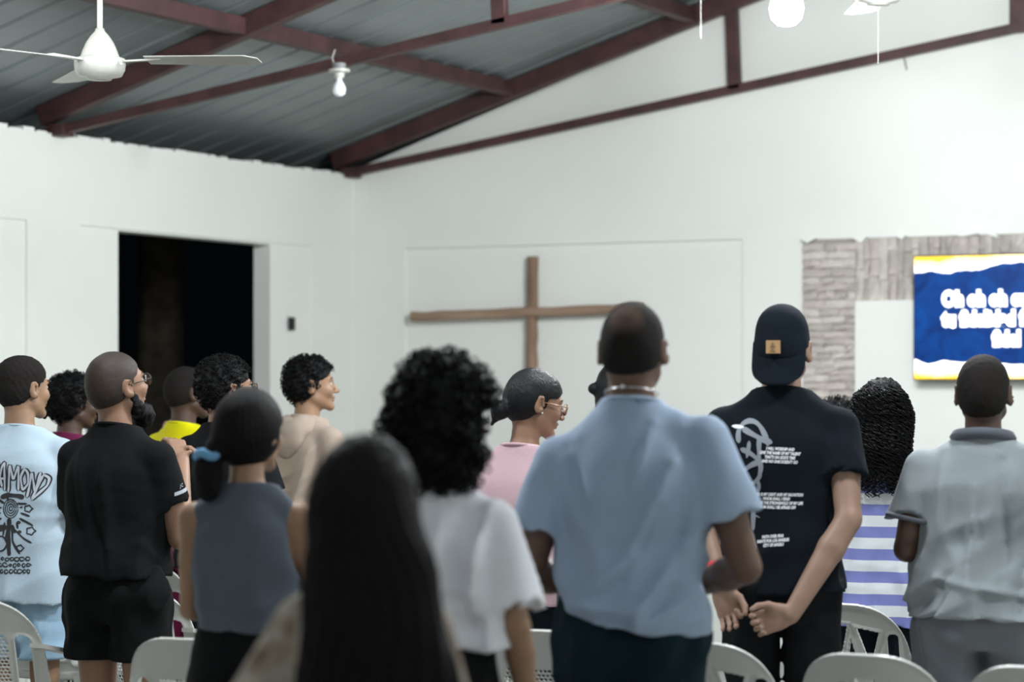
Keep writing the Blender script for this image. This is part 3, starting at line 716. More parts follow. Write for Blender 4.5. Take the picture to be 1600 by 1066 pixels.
def glasses(P, mf, round_=True):
    s, fr = P['s'], P['fr']; T = lambda A_: (np.array(A_, float)@fr[0].T*fr[2]+fr[1])*s
    m = MB(); lens = []
    for sg in (-1, 1):
        pts = []
        for i in range(25):
            t = 2*math.pi*i/24; pts.append((sg*.033+.024*np.sign(math.cos(t))*abs(math.cos(t))**.8, .108-.10*((sg*.033+.024*math.cos(t))**2)/.05, .008+.019*np.sign(math.sin(t))*abs(math.sin(t))**.8))
        m.tube(pts, .0022, 6); lens.append(pts[:-1])
        m.tube([(sg*.057, .103, .014), (sg*.073, .085, .014), (sg*.079, .03, .013), (sg*.080, -.005, .012), (sg*.078, -.022, -.005)], .0022, 6)
    m.tube([(-.009, .111, .012), (0, .113, .015), (.009, .111, .012)], .002, 6)
    go = mesh_obj('glasses', T(m.v), m.f, mf, P['root'])
    for l in lens: mesh_obj('lens', T([(x, y, z) for x, y, z in l]+[(x, y-.0015, z) for x, y, z in l]), [tuple(range(24)), tuple(range(47, 23, -1))]+[(i, (i+1)%24, 24+(i+1)%24, 24+i) for i in range(24)], M_LENS, go, smooth=False)
    return go
def add_tubes(P, name, pts_list, r, m, head_space=False, seg=6, parent=None):
    s, fr = P['s'], P['fr']; mb = MB()
    for pts in pts_list: mb.tube(pts, r, seg)
    V = np.array(mb.v)
    if head_space: V = V@fr[0].T*fr[2]+fr[1]
    return mesh_obj(name, V*s, mb.f, m, parent or P['root'])
# flat printing laid on the shirt's back
def bvh_of(o): return BVHTree.FromPolygons([v.co.copy() for v in o.data.vertices], [tuple(p.vertices) for p in o.data.polygons])
def proj(bv, V, off=.002, d=(0,1,0), org=-1):
    out = []
    for u, v in V:
        hit = bv.ray_cast(Vector((u, org, v)), Vector(d)); p = hit[0] if hit[0] else Vector((u, -.12, v)); out.append((p.x, p.y-off, p.z))
    return out
def print_strokes(P, bv, strokes, m, name='printed_brush_mark', off=.002, u0=0, tau=0, step=.008):
    """strokes: (list of (px,py), width in m); pixel positions scaled to the cloth by the person's distance"""
    V = []; Fc = []; k = F/P['Z']
    for pts, wd in strokes:
        q = np.array([(((x-u0)/k+.14*math.sin(tau))/math.cos(tau), EYE-(y-600)/k) for x, y in pts]); L = np.concatenate([[0], np.cumsum(np.linalg.norm(np.diff(q, axis=0), axis=1))])
        n = max(3, int(L[-1]/step)+1); t = np.linspace(0, L[-1], n); c = np.stack([np.interp(t, L, q[:, 0]), np.interp(t, L, q[:, 1])], 1)
        for _ in range(2): c[1:-1] = (c[:-2]+2*c[1:-1]+c[2:])/4
        T = np.gradient(c, axis=0); T /= np.linalg.norm(T, axis=1)[:, None]+1e-9; Nn = np.stack([-T[:, 1], T[:, 0]], 1)
        w_ = wd*(.5+.08*np.sin(t*90))*np.clip(np.minimum(t, L[-1]-t)/.01+.35, 0, 1); b0 = len(V)
        V += [tuple(x) for pair in zip(c-Nn*w_[:, None], c+Nn*w_[:, None]) for x in pair]
        Fc += [(b0+2*i, b0+2*i+1, b0+2*i+3, b0+2*i+2) for i in range(n-1)]
    return mesh_obj(name, proj(bv, V, off), Fc, m, P['shirt'], smooth=False)
def print_text(P, bv, lines, px, py, dy, size, m, u0, tau, rot=0, shear=.25, off=.0025, name='printed_words', bold=.0004, sx=1.0):
    V = []; Fc = []; k = F/P['Z']
    for i, s_ in enumerate(lines):
        tv_, tf = text_mesh(s_, size, bold, shear, 'CENTER'); b0 = len(V); cr, sr = math.cos(rot), math.sin(rot)
        for x, y, z in tv_:
            x *= sx; y -= i*dy; X_ = x*cr-y*sr; Y_ = x*sr+y*cr; V.append((((px-u0)/k+.14*math.sin(tau))/math.cos(tau)+X_, EYE-(py-600)/k+Y_))
        Fc += [tuple(b0+j for j in f_) for f_ in tf]
    return mesh_obj(name, proj(bv, V, off), Fc, m, P['shirt'], smooth=False)

# ------------------------------------------------------------------ chairs
def box2(u, v, cu, cv, a, b, r):
    qx = np.abs(u-cu)-a+r; qy = np.abs(v-cv)-b+r; return np.sqrt(np.maximum(qx, 0)**2+np.maximum(qy, 0)**2)+np.minimum(np.maximum(qx, qy), 0)-r
def tri2(u, v, pts, r=.006):
    n = len(pts); d = None; ar = sum(pts[i][0]*pts[(i+1)%n][1]-pts[(i+1)%n][0]*pts[i][1] for i in range(n)); sg = 1 if ar > 0 else -1
    for i in range(n):
        x0, y0 = pts[i]; x1, y1 = pts[(i+1)%n]; L = math.hypot(x1-x0, y1-y0); e = sg*((u-x0)*(y1-y0)-(v-y0)*(x1-x0))/L+r; d = e if d is None else np.maximum(d, e)
    return d-r
def back_mesh(style):
    h = .0037; us = axis(-.25, .25, h); vs = axis(-.03, .44, h); ws = np.linspace(-.016, .016, 9).astype(np.float32); g = G(us, vs, ws)
    u = us[:, None, None]; v = vs[None, :, None]; w_ = ws[None, None, :]
    hw = .225-.035*np.clip(v/.42, 0, 1)**2
    q = ((np.abs(u)/hw)**3.2+(np.clip(v-.18, 0, 1)/.23)**3.2)**(1/3.2); d = np.maximum((q-1)*.2, -v-.0)
    edge = d.copy()
    if style == 'mesh':
        sl = box2(np.abs(u)+.06*(v/.3)**2*0, v, .152, .11, .024, .175, .02); d = np.maximum(d, -sl); edge = np.maximum(edge, -sl)
        pu, pv = .0135, .0125; row = np.floor(v/pv); uu = (u+ (row % 2)*pu/2) % pu - pu/2; vv = v-(row+.5)*pv
        holes = np.sqrt((uu/1.25)**2+vv**2)-.0040; inside = box2(u, v, 0, .165, .105, .125, .03); holes = np.maximum(holes, inside); d = np.maximum(d, -holes)
    else:
        hs = []
        hs.append(box2(np.abs(u)-.02*(1-(v-.2)/.2)**2*0, v, .165-0*u, .17, .016, .14, .016))
        hs.append(tri2(np.abs(u), v, [(.055, .33), (.125, .315), (.093, .20)])); hs.append(tri2(u, v, [(-.028, .34), (.028, .34), (0, .235)]))
        hs.append(tri2(np.abs(u), v, [(.035, .29), (.012, .18), (.06, .18)])); hs.append(tri2(np.abs(u), v, [(.10, .17), (.13, .24), (.13, .05), (.08, .05)]))
        hs.append(box2(u, v, 0, .09, .055, .055, .05))
        for x in hs: d = np.maximum(d, -x); edge = np.maximum(edge, -x)
    th = .0035+.006*np.clip(1+edge/.012, 0, 1)
    g.D[:] = np.maximum(d+0*w_, np.abs(w_)-th)
    V, Q = g.mesh(); U, Vv, Wn = V.T
    n_ = np.stack([-2*1.4*U, np.ones_like(U)*1, np.full_like(U, .25)], 1); n_ /= np.linalg.norm(n_, axis=1)[:, None]
    P3 = np.stack([U, -.215-.22*Vv+1.4*U**2-.15*np.clip(Vv-.3, 0, 1), .432+Vv*.985], 1)+n_*Wn[:, None]
    return P3, Q
CH = {}
def chair(px, Z, style, turn, label, topz=None):
    loc = at(px, 600, Z); phi = math.atan2(-loc.x, loc.y); rz = phi-math.radians(turn); root = empty('plastic_chair', (loc.x-.29*math.sin(rz), loc.y+.29*math.cos(rz), 0), rz)
    tag(root, label, 'chair', 'white plastic chairs in rows')
    if style not in CH:
        parts = []
        V, Q = back_mesh(style); parts.append(mesh_obj('backrest', V, Q, M_PLAST, root))
        g = G(axis(-.25, .25, .008), axis(-.25, .27, .008), axis(.38, .47, .006)); X, Y, Zc = g.xyz()
        d2 = box2(X, Y, 0, .01, .215-.0*Y, .225, .07); top_ = .425+.25*X**2+.02*np.clip((Y-.18)/.06, -1, 1)*0-.03*np.clip((Y-.16)/.07, 0, 1)**2
        g.D[:] = np.maximum(d2+0*Zc, np.abs(Zc-top_)-.006); rim = np.maximum(np.abs(d2+.006)-.006, np.abs(Zc-top_+.008)-.018); g.D[:] = np.minimum(g.D, rim)
        V, Q = g.mesh(); parts.append(mesh_obj('seat', V, Q, M_PLAST, root))
        for sx in (-1, 1):
            for (y0, y1) in ((-.20, -.27), (.19, .24)):
                m = MB(); V = []
                for t in np.linspace(0, 1, 6):
                    x = sx*(.205+.045*t); y = y0+(y1-y0)*t; z = .425*(1-t); a = .026-.008*t
                    V += [(x-a, y-a, z), (x+a, y-a, z), (x+a, y+a, z), (x-a, y+a, z)]
                Fc = [(0,1,2,3), (23,22,21,20)]
                for i in range(5):
                    for j in range(4): Fc.append((i*4+j, (i+1)*4+j, (i+1)*4+(j+1)%4, i*4+(j+1)%4))
                parts.append(mesh_obj('leg', V, Fc, M_PLAST, root, smooth=False))
            if style == 'fan': continue
            path = [(.205, -.245, .68), (.24, -.19, .665), (.262, -.08, .64), (.268, .06, .63), (.262, .15, .615), (.245, .2, .56), (.225, .21, .43)]; V = []
            for i, p in enumerate(path):
                wv = .024; tvv = .007
                if i < 5: V += [(sx*(p[0]-wv), p[1], p[2]-tvv), (sx*(p[0]+wv), p[1], p[2]-tvv), (sx*(p[0]+wv), p[1], p[2]+tvv), (sx*(p[0]-wv), p[1], p[2]+tvv)]
                else: V += [(sx*(p[0]-wv), p[1]-tvv*1.5, p[2]), (sx*(p[0]+wv), p[1]-tvv*1.5, p[2]), (sx*(p[0]+wv), p[1]+tvv*1.5, p[2]), (sx*(p[0]-wv), p[1]+tvv*1.5, p[2])]
            Fc = [(0,1,2,3), tuple(range(len(V)-1, len(V)-5, -1))]
            for i in range(len(path)-1):
                for j in range(4): Fc.append((i*4+j, (i+1)*4+j, (i+1)*4+(j+1)%4, i*4+(j+1)%4))
            parts.append(mesh_obj('armrest', V, Fc, M_PLAST, root, smooth=False))
        CH[style] = parts
    else:
        for p in CH[style]: c_ = p.copy(); COL.objects.link(c_); c_.parent = root
    if topz: root.scale = (1, 1, topz/.83)
    return root

# ------------------------------------------------------------------ the congregation
rad = math.radians
# 17: grey polo, right edge
P = person(1537, 7.5, 1.64, 6, 'person in a grey polo shirt and grey shorts standing at the right edge, back turned', 'dark', wide=1.07, hy=2, hp=6, headz=-.008,
  top=dict(m=cloth('grey_polo', (.235, .265, .28)), hem=.90, hemb=.19, lines=[(1480, 700, 1470, 900, .016, .010), (1530, 760, 1520, 920, .016, .010), (1470, 900, 1600, 925, .014, .012), (1570, 720, 1575, 900, .016, -.010)], a=.212, b=.14, slv=.66, sr=.088, amp=.009, seed=21, collar=1.51, flare=.06, ribcol=cloth('dark_grey_rib', (.09, .10, .12)), name='polo_shirt', waist=.97),
  bottom=dict(m=cloth('grey_shorts', (.15, .16, .18)), hem=.48, waist=1.0, r=.1, rh=.11, amp=.008, seed=5, name='shorts', bulk=1.12))
hair(P, M_BUZZ, .006, line=.012, nz=.0007, nsc=60, plane=.95, low=-.085)
s = P['s']
ringm = []
for i in range(29):
    t = rad(-235)+rad(290)*i/28; rr = .088; yy = -.018+(rr-.012)*math.sin(t); ringm.append((rr*math.cos(t), yy, 1.492-.25*(yy+.07)))
add_tubes(P, 'polo_collar', [ringm], .020, MATS['cloth_dark_grey_rib'])
for sd in 'LR':
    sh = np.array(P['S'][sd]); e = np.array(P['A'][sd]['e']); c0 = sh+(e-sh)*.66; d = (e-sh)/np.linalg.norm(e-sh); u = np.cross(d, (0,1,0)); u /= np.linalg.norm(u); v = np.cross(d, u)
    add_tubes(P, 'sleeve_band', [[tuple(c0-d*.008+.083*(math.cos(t)*u+math.sin(t)*v)) for t in np.linspace(0, 6.283, 25)]], .009, MATS['cloth_dark_grey_rib'])

# 16: long curly hair, striped top
M_STR = mat('cloth_stripes', (.55, .57, .62), .75, bump=.1, bscale=200)
nt = M_STR.node_tree; N = nt.nodes; L = nt.links; tc = N.new('ShaderNodeTexCoord'); sp = N.new('ShaderNodeSeparateXYZ'); L.new(tc.outputs['Object'], sp.inputs[0])
mu = N.new('ShaderNodeMath'); mu.operation = 'MULTIPLY_ADD'; mu.inputs[1].default_value = 1/.0805; mu.inputs[2].default_value = .15; L.new(sp.outputs[2], mu.inputs[0])
fr_ = N.new('ShaderNodeMath'); fr_.operation = 'FRACT'; L.new(mu.outputs[0], fr_.inputs[0]); gt = N.new('ShaderNodeMath'); gt.operation = 'GREATER_THAN'; gt.inputs[1].default_value = .5; L.new(fr_.outputs[0], gt.inputs[0])
mx = N.new('ShaderNodeMix'); mx.data_type = 'RGBA'; mx.inputs[6].default_value = (.62, .65, .68, 1); mx.inputs[7].default_value = (.17, .19, .46, 1); L.new(gt.outputs[0], mx.inputs[0]); L.new(mx.outputs[2], N['Principled BSDF'].inputs['Base Color'])
P = person(1379, 9.0, 1.555, 14, 'person with long black curly hair in a lilac and white striped top', 'mid', fem=True, wide=1.05,
  top=dict(m=M_STR, hem=.76, a=.21, b=.135, hemb=.17, slv=.8, sr=.085, amp=.007, seed=33, waist=1.0, flare=.05, name='striped_top'),
  bottom=dict(m=C_NAVY, hem=.1, name='trousers'))
hair(P, M_HAIR, .022, line=.02, extra=[('e', (0, -.045, -.03), (.103, .095, .13)), ('e', (0, -.110, -.11), (.100, .062, .135)), ('e', (0, -.03, .06), (.08, .088, .07))], nz=.003, nsc=32, lo=(-.2, -.24, -.40), hi=(.2, .16, .2), h=.008, groove=(.004, 26, 0))
polys = []; r = np.random.RandomState(4)
for i in range(380):
    ph = r.uniform(-2.35, 2.35); top_ = r.uniform(-.02, .12); L_ = r.uniform(.22, .56) if abs(ph) < 1.6 else r.uniform(.12, .28)
    n = int(L_/.024*8); t = np.linspace(0, 1, n); z = top_-t*L_; z = np.maximum(z, -.36-.02*r.rand()+0*z) if False else z
    wz = np.interp(z, [-.4, -.3, -.15, 0, .08, .13], [.092, .114, .122, .115, .088, .03]); wy = np.interp(z, [-.4, -.3, -.15, 0, .08, .13], [.06, .085, .10, .115, .10, .04])
    kk = r.uniform(1.0, 1.12); cx_ = np.sin(ph)*wz*kk; cy_ = np.interp(z, [-.4, -.14, -.02, .1], [-.12, -.11, -.05, -.045])-np.cos(ph)*wy*kk; a0 = r.uniform(0, 6.28); rr = .0085*r.uniform(.7, 1.3); a = t*L_/r.uniform(.018, .032)*6.283+a0+1.2*np.sin(t*r.uniform(3, 9)+a0)
    z2 = z; k_ = z2 > -.245-.085*r.rand()*(abs(ph) < 1.4); 
    pts = np.stack([cx_+rr*np.cos(a), cy_+rr*np.sin(a), z2], 1)[k_]
    if len(pts) > 6: polys.append(pts)
TV, TQ = tubes(polys, .0024, 3); TV = TV@P['fr'][0].T*P['fr'][2]+P['fr'][1]; mesh_obj('hair_curls', TV*P['s'], TQ, M_HAIR, P['root'])

# 15: curly head beyond
P = person(1311, 10.6, 1.46, 25, 'person with dark curly hair peeping between cap wearer and striped top', 'mid', fem=True,
  top=dict(m=cloth('charcoal', (.05, .05, .055)), name='shirt', seed=40), bottom=dict(m=C_NAVY, name='trousers'))
hair(P, M_HAIR, .028, line=.015, extra=[('e', (0, -.03, -.05), (.105, .10, .10))], nz=.006, nsc=26, curls=500, csz=.009, crad=.002)

# 14: cap, black printed tee, hands held behind
WL, WR = (-.118, -.185, .955), (.055, -.20, .90)
armL = dict(abs=1, e=(-.245, -.10, 1.13), w=(-.165, -.205, .915), ya=(.40, -.10, -1), xa=(1, -.05, .38), curl=.45, thumb=.2, flip=1, finger=(.95, .55, .5, .45))
armR = dict(abs=1, e=(.206, -.125, 1.11), w=(.045, -.215, .835), ya=(-1, -.06, -.30), xa=(-.25, .0, 1), curl=.6, thumb=.2, flip=1, finger=(.8, .85, .9, .95))
P = person(1222, 7.6, 1.80, 5, 'person in a backward black cap and printed black tee, hands clasped behind the back', 'light', hy=4, wide=.98, headz=-.022, armL=armL, armR=armR,
  fine=(((-.07, -.21, .83), .13, .0048),),
  top=dict(m=C_NAVY, hem=.885, a=.20, b=.135, slv=.58, sr=.080, amp=.004, seed=55, collar=1.50, waist=.93, name='t_shirt'),
  bottom=dict(m=cloth('black_denim', (.0075, .008, .010)), hem=.08, amp=.003))
hair(P, M_BUZZ, .003, line=.01)
s, fr = P['s'], P['fr']; M_CAP = cloth('cap_black', (.005, .009, .014))
g = G(axis(-.13, .13, .005), axis(-.19, .13, .005), axis(-.14, .17, .005)); skull(g, None, .008); g.ell((0, -.015, .078), (.070, .088, .066), .02); X, Y, Z = g.xyz()
g.D[:] = np.maximum(g.D, (.028+.55*(Y+.0)*.3)-Z-.028*np.clip(-Y/.1, 0, 1)*1.0)
V, Q = g.mesh(); cap = mesh_obj('cap', (V@fr[0].T*fr[2]+fr[1])*s, Q, M_CAP, P['root'])
V = []; Fc = []; nu, nv = 22, 12
for k2 in (0, 1):
    for j in range(nv+1):
        for i in range(nu+1):
            u = -1+2*i/nu; v = j/nv; half = .079*(1-.34*v**7); wx = half*u
            V.append((wx, -.088-.052*v*(1-.15*v)-.004*k2 + .50*wx*wx/.08*.9, .03-.128*v*(1-.10*u**4*v)-.0*k2))
def gi(k2, j, i): return k2*(nu+1)*(nv+1)+j*(nu+1)+i
for j in range(nv):
    for i in range(nu): Fc.append((gi(0,j,i), gi(0,j,i+1), gi(0,j+1,i+1), gi(0,j+1,i))); Fc.append((gi(1,j,i), gi(1,j+1,i), gi(1,j+1,i+1), gi(1,j,i+1)))
for i in range(nu): Fc.append((gi(0,nv,i), gi(0,nv,i+1), gi(1,nv,i+1), gi(1,nv,i)))
for j in range(nv): Fc.append((gi(0,j,0), gi(0,j+1,0), gi(1,j+1,0), gi(1,j,0))); Fc.append((gi(0,j,nu), gi(1,j,nu), gi(1,j+1,nu), gi(0,j+1,nu)))
mesh_obj('brim', (np.array(V)@fr[0].T*fr[2]+fr[1])*s, Fc, M_CAP, cap)
M_TANP = mat('tan_leather', (.42, .25, .12), .6, bump=.2); M_TAND = mat('tan_leather_stamp', (.24, .14, .07), .6)
def headbox(name, lo, hi, m, par):
    b = MB().box(lo, hi); return mesh_obj(name, (np.array(b.v)@fr[0].T*fr[2]+fr[1])*s, b.f, m, par, smooth=False)
headbox('patch', (-.028, -.134, -.004), (.012, -.118, .034), M_TANP, cap)
b = MB(); b.box((-.011, -.1355, .004), (-.005, -.134, .022)); b.box((-.015, -.1355, .014), (-.001, -.134, .018)); b.box((-.011, -.1355, .023), (-.005, -.134, .028)); b.box((-.016, -.1355, .001), (-.0005, -.134, .004))
mesh_obj('patch_stamp', (np.array(b.v)@fr[0].T*fr[2]+fr[1])*s, b.f, M_TAND, cap, smooth=False)
# print on the back
bv = bvh_of(P['shirt']); M_PG = mat('print_grey', (.21, .235, .27), .7); M_PW = mat('print_white', (.75, .77, .8), .7)
z2 = lambda pts: [(1130+x/10.66, 640+y/10.66) for x, y in pts]; z3 = lambda pts: [(1150+x/8.2, 740+y/8.2) for x, y in pts]
print_strokes(P, bv, [(z2([(265,545),(240,400),(270,280),(350,200),(450,170),(560,210),(640,300),(690,400),(730,480),(750,590)]), .0145), (z2([(310,300),(450,380),(550,430),(640,480),(820,540)]), .016),
  (z2([(610,440),(600,600),(610,700),(600,800),(640,900),(640,1000),(600,1090)]), .0135), (z2([(440,510),(430,650),(400,790)]), .011), (z2([(290,640),(450,700),(600,820)]), .014),
  (z2([(640,840),(480,900),(330,1010)]), .015), (z3([(330,-30),(290,60),(220,110),(140,160)]), .011), (z3([(270,50),(310,130),(290,220)]), .010),
  (z3([(240,150),(225,300),(225,500),(225,700)]), .013), (z3([(185,690),(240,850),(270,940)]), .012), (z3([(230,500),(310,540)]), .004)], M_PG, u0=1222, tau=rad(5))
print_strokes(P, bv, [(z2([(130,270),(340,285)]), .010)], M_PW, 'printed_dash', .003, 1222, rad(5))
for ln, (px, py), rot, sz, sx in ((('I WILL WORSHIP AND', 'GIVE THE NAME OF MY TALENT', "THAT'S ON GOD'S TIME", "AND NO ONE DOESN'T GO"), (1219, 702), -.04, .0125, .95),
   (("BLESSED IS MY LIGHT AND MY SALVATION", 'WHOM SHALL I FEAR?', 'BLESSED IS THE STRONGHOLD OF MY LIFE', 'WHOM SHALL I BE AFRAID OF?'), (1213, 772), -.01, .0125, .93),
   (('FAITH OVER FEAR', 'SAINTS FOR LOS ANGELES', 'CITY OF ANGELS'), (1208, 836), .09, .0125, .92)):
    print_text(P, bv, ln, px, py, .0128, sz, M_PW, 1222, rad(5), rot, sx=sx*.72, bold=.0006)
# wristbands on left wrist
def band_on(P, a, b, t0, t1, r, m, name, parent=None, seg=24, arc=(0, 6.283)):
    a = np.array(a); b = np.array(b); d = (b-a)/np.linalg.norm(b-a); u = np.cross(d, (0, 0, 1.)); u /= np.linalg.norm(u); v = np.cross(d, u); V = []; Fc = []
    tt = np.linspace(arc[0], arc[1], seg+1)
    for t in tt:
        for (q, rr) in ((t0, r), (t0, r+.0035), (t1, r+.0035), (t1, r)): V.append(tuple((a+(b-a)*q+rr*(math.cos(t)*u+math.sin(t)*v))*P['s']))
    for i in range(seg):
        for j in range(4): Fc.append((i*4+j, i*4+(j+1)%4, (i+1)*4+(j+1)%4, (i+1)*4+j))
    return mesh_obj(name, V, Fc, m, parent or P['root'], smooth=False)
M_RED = mat('red_band', (.75, .03, .06), .4); M_CHR = mat('silver', (.6, .6, .6), .25, metal=.9)
eL, wL = armL['e'], armL['w']
wb = band_on(P, eL, wL, .74, .82, .035, M_RED, 'wristband'); watch = band_on(P, eL, wL, .89, .95, .032, M_CHR, 'watch')
wc = np.array(lerp(eL, wL, .92)); b = MB(); cw = wc+np.array([.01, -.037, .005]); b.lathe([(0, .006), (.016, .006), (.018, 0), (.018, -.006), (0, -.006)], seg=20)
Vv = np.array(b.v)[:, [0, 2, 1]]+cw; mesh_obj('watch_face', Vv*s, b.f, M_CHR, watch)
cw = np.array(lerp(eL, wL, .80))+np.array([-.012, -.04, 0]); b = MB().box(tuple(cw-np.array([.012, .002, .014])), tuple(cw+np.array([.012, .002, .014]))); mesh_obj('band_tab', np.array(b.v)*s, b.f, M_FAN, wb, smooth=False)

# 13: light blue tee
arm = dict(ARMS['front'], e=(.262, -.02, 1.07), w=(.12, .19, 1.02))
P = person(988, 6.2, 1.755, 8, 'tall person in a light blue tee and dark teal trousers, seen from behind', 'bluebk', hy=5, wide=1.04, armL=dict(arm), armR=dict(arm, e=(.285, -.02, 1.09)), sdz=(-.025, .028),
  top=dict(m=cloth('light_blue', (.30, .38, .50)), hem=.945, a=.198, b=.135, slv=.60, sr=.086, amp=.009, seed=67, collar=1.515, waist=.86, hemtilt=-.16, lines=[(1062, 720, 1000, 860, .018, .016), (1000, 860, 925, 935, .018, .016), (1030, 660, 1000, 760, .014, .010), (1075, 850, 1010, 960, .02, .014), (905, 940, 1005, 945, .016, .016), (900, 700, 930, 830, .02, -.010), (1080, 760, 1060, 900, .018, -.004), (1040, 790, 985, 900, .012, -.013), (1010, 975, 1090, 925, .014, .012), (915, 960, 1000, 970, .010, -.010)], name='t_shirt', h=.008),
  bottom=dict(m=C_TEAL, hem=.1, waist=1.04, bulk=1.06, amp=.005))
hair(P, M_BUZZ, .004, line=.010, nz=.0004, nsc=60, plane=.95, low=-.085)
s, fr = P['s'], P['fr']
# thin patch on the crown: a colour of the hair itself, centred on the whorl
cp = (fr[0]@np.array([0, -.088, .088])*fr[2]+fr[1])*s; mb_ = M_BUZZ.copy(); mb_.name = 'cropped_hair_thin_crown'; N = mb_.node_tree.nodes; L = mb_.node_tree.links; b = N['Principled BSDF']
tc = N.new('ShaderNodeTexCoord'); vd = N.new('ShaderNodeVectorMath'); vd.operation = 'DISTANCE'; vd.inputs[1].default_value = tuple(cp); L.new(tc.outputs['Object'], vd.inputs[0])
rp = N.new('ShaderNodeValToRGB'); rp.color_ramp.interpolation = 'EASE'; rp.color_ramp.elements[0].position = .022; rp.color_ramp.elements[0].color = (.085, .055, .042, 1); rp.color_ramp.elements[1].position = .062; rp.color_ramp.elements[1].color = (.012, .010, .009, 1)
L.new(vd.outputs['Value'], rp.inputs[0]); L.new(rp.outputs[0], b.inputs['Base Color']); [c for c in P['root'].children if c.name.startswith('hair')][0].data.materials[0] = mb_
ch_ = [(.067*math.cos(t), -.018+.063*math.sin(t), 1.522-.25*(.063*math.sin(t))) for t in np.linspace(0, 6.283, 41)]
nk = add_tubes(P, 'necklace', [ch_], .0018, M_CHR, seg=5)
b = MB(); b.lathe([(0, .006), (.004, .0045), (.006, 0), (.004, -.0045), (0, -.006)], c=(-.012, -.086, 1.539), seg=10); mesh_obj('bead', np.array(b.v)*s, b.f, M_CHR, nk)

# 12: bun, behind him
P = person(962, 10.0, 1.63, 12, 'person in a black strap top, hidden behind the light blue tee', 'tan', fem=True,
  top=dict(m=C_BLACK, tank=True, a=.17, b=.115, hem=.98, name='tank_top', seed=71), bottom=dict(m=C_BLACK, name='trousers'))
hair(P, M_SLEEK, .012, line=.02, extra=[('e', (0, -.02, -.04), (.088, .09, .10)), ('e', (-.088, -.06, .02), (.024, .024, .024))], lo=(-.18, -.2, -.2))

# 11: pink tee, glasses, head bowed
P = person(822, 8.0, 1.60, 32, 'person with glasses and low ponytail in a pale pink tee, head bowed', 'mid', fem=True, hy=36, hp=-13, hx=.0,
  top=dict(m=cloth('pink', (.56, .38, .42)), hem=.92, a=.185, b=.13, slv=.6, sr=.08, amp=.006, seed=81, collar=1.485, name='t_shirt'),
  bottom=dict(m=C_NAVY))
hair(P, M_SLEEK, .009, line=.022, groove=(.0012, 40, 60), extra=[('e', (.01, -.125, -.045), (.026, .034, .034)), ('c', (0, -.11, -.03), (-.02, -.16, -.02), .014, .006), ('c', (.01, -.13, -.05), (.0, -.14, -.10), .018, .006)], lo=(-.16, -.22, -.2))
add_tubes(P, 'hair_tie', [[(.02*math.cos(t), -.108, -.035+.02*math.sin(t)) for t in np.linspace(0, 6.283, 17)]], .005, M_BLACK, True)
glasses(P, M_AMBER); add_tubes(P, 'earring', [[(.086, -.002, -.024), (.088, .0, -.029), (.086, .002, -.024)]], .003, M_CHR, True)

# 10: big curly hair, white tee
arm = dict(ARMS['front'], e=(.235, -.04, 1.12), w=(.19, .10, .89), ya=(-.2, .35, -.9), xa=(0, 1, .2))
P = person(682, 5.5, 1.575, 24, 'person with a big dark curly bob in a boxy white tee', 'tan', fem=True, hy=18, armL=arm, armR=dict(arm, e=(.222, -.02, 1.13), w=(.20, .12, .89)), wide=.98, hx=.022,
  top=dict(m=cloth('white', (.72, .73, .78)), hem=1.08, a=.205, b=.155, slv=.86, sr=.080, amp=.010, seed=91, collar=1.49, waist=1.02, slvr2=.084, hemtilt=-.05, lines=[(742, 800, 768, 940, .02, -.006), (790, 790, 775, 950, .014, .016), (720, 800, 735, 960, .016, .012)], name='t_shirt'),
  bottom=dict(m=C_BLACK, waist=1.10))
hair(P, M_HAIR, .035, line=.03, extra=[('e', (0, -.03, .055), (.112, .115, .10)), ('e', (-.012, -.045, -.055), (.138, .12, .125)), ('e', (0, -.03, .125), (.06, .065, .045))], nz=.009, nsc=13, curls=1300, csz=.009, lo=(-.22, -.24, -.24), hi=(.22, .18, .24), h=.008, crad=.0025, low=-.21)

# 9: long straight hair, nearest
M_LACE = mat('cloth_lace', (.42, .38, .32), .8, col2=(.17, .115, .075), vscale=22, bump=.4, bscale=30)
arm = dict(ARMS['front'], e=(.285, -.06, 1.14), w=(.14, .12, 1.05))
P = person(572, 4.1, 1.455, 28, 'person with very long dark straight hair in a patterned lace blouse, nearest of all', 'tan', fem=True, hy=-8, wide=.86, armL=arm, armR=dict(ARMS['front'], e=(.15, .10, 1.12)),
  top=dict(m=M_LACE, hem=.95, a=.19, b=.13, slv=1.2, sr=.068, amp=.005, seed=95, name='blouse'), bottom=dict(m=C_BLACK))
hair(P, M_DARKB, .012, line=.03, extra=[('e', (0, -.03, -.01), (.104, .11, .115), .03), ('e', (.03, -.07, -.16), (.132, .095, .17), .05), ('e', (.055, -.10, -.36), (.162, .085, .2), .06), ('e', (.055, -.12, -.56), (.182, .075, .2), .06), ('e', (.04, -.13, -.72), (.16, .06, .14), .06)],
     lo=(-.28, -.28, -.90), hi=(.28, .16, .2), h=.009, groove=(.004, 30, 8))

# 8: beige hoodie
P = person(484, 10.8, 1.655, 52, 'teenager in a beige hoodie by the corner of the room, facing right', 'tan', hy=30, hp=2,
  top=dict(m=cloth('beige_fleece', (.37, .295, .24)), hem=.90, a=.195, b=.15, slv=1.2, sr=.085, amp=.013, seed=101, collar=1.50, hood=True, name='hoodie'),
  bottom=dict(m=C_NAVY))
hair(P, M_HAIR, .009, line=.012, extra=[('e', (0, -.018, .07), (.079, .095, .064)), ('e', (0, -.05, .03), (.079, .068, .068))], nz=.003, nsc=34, curls=1100, csz=.0055)

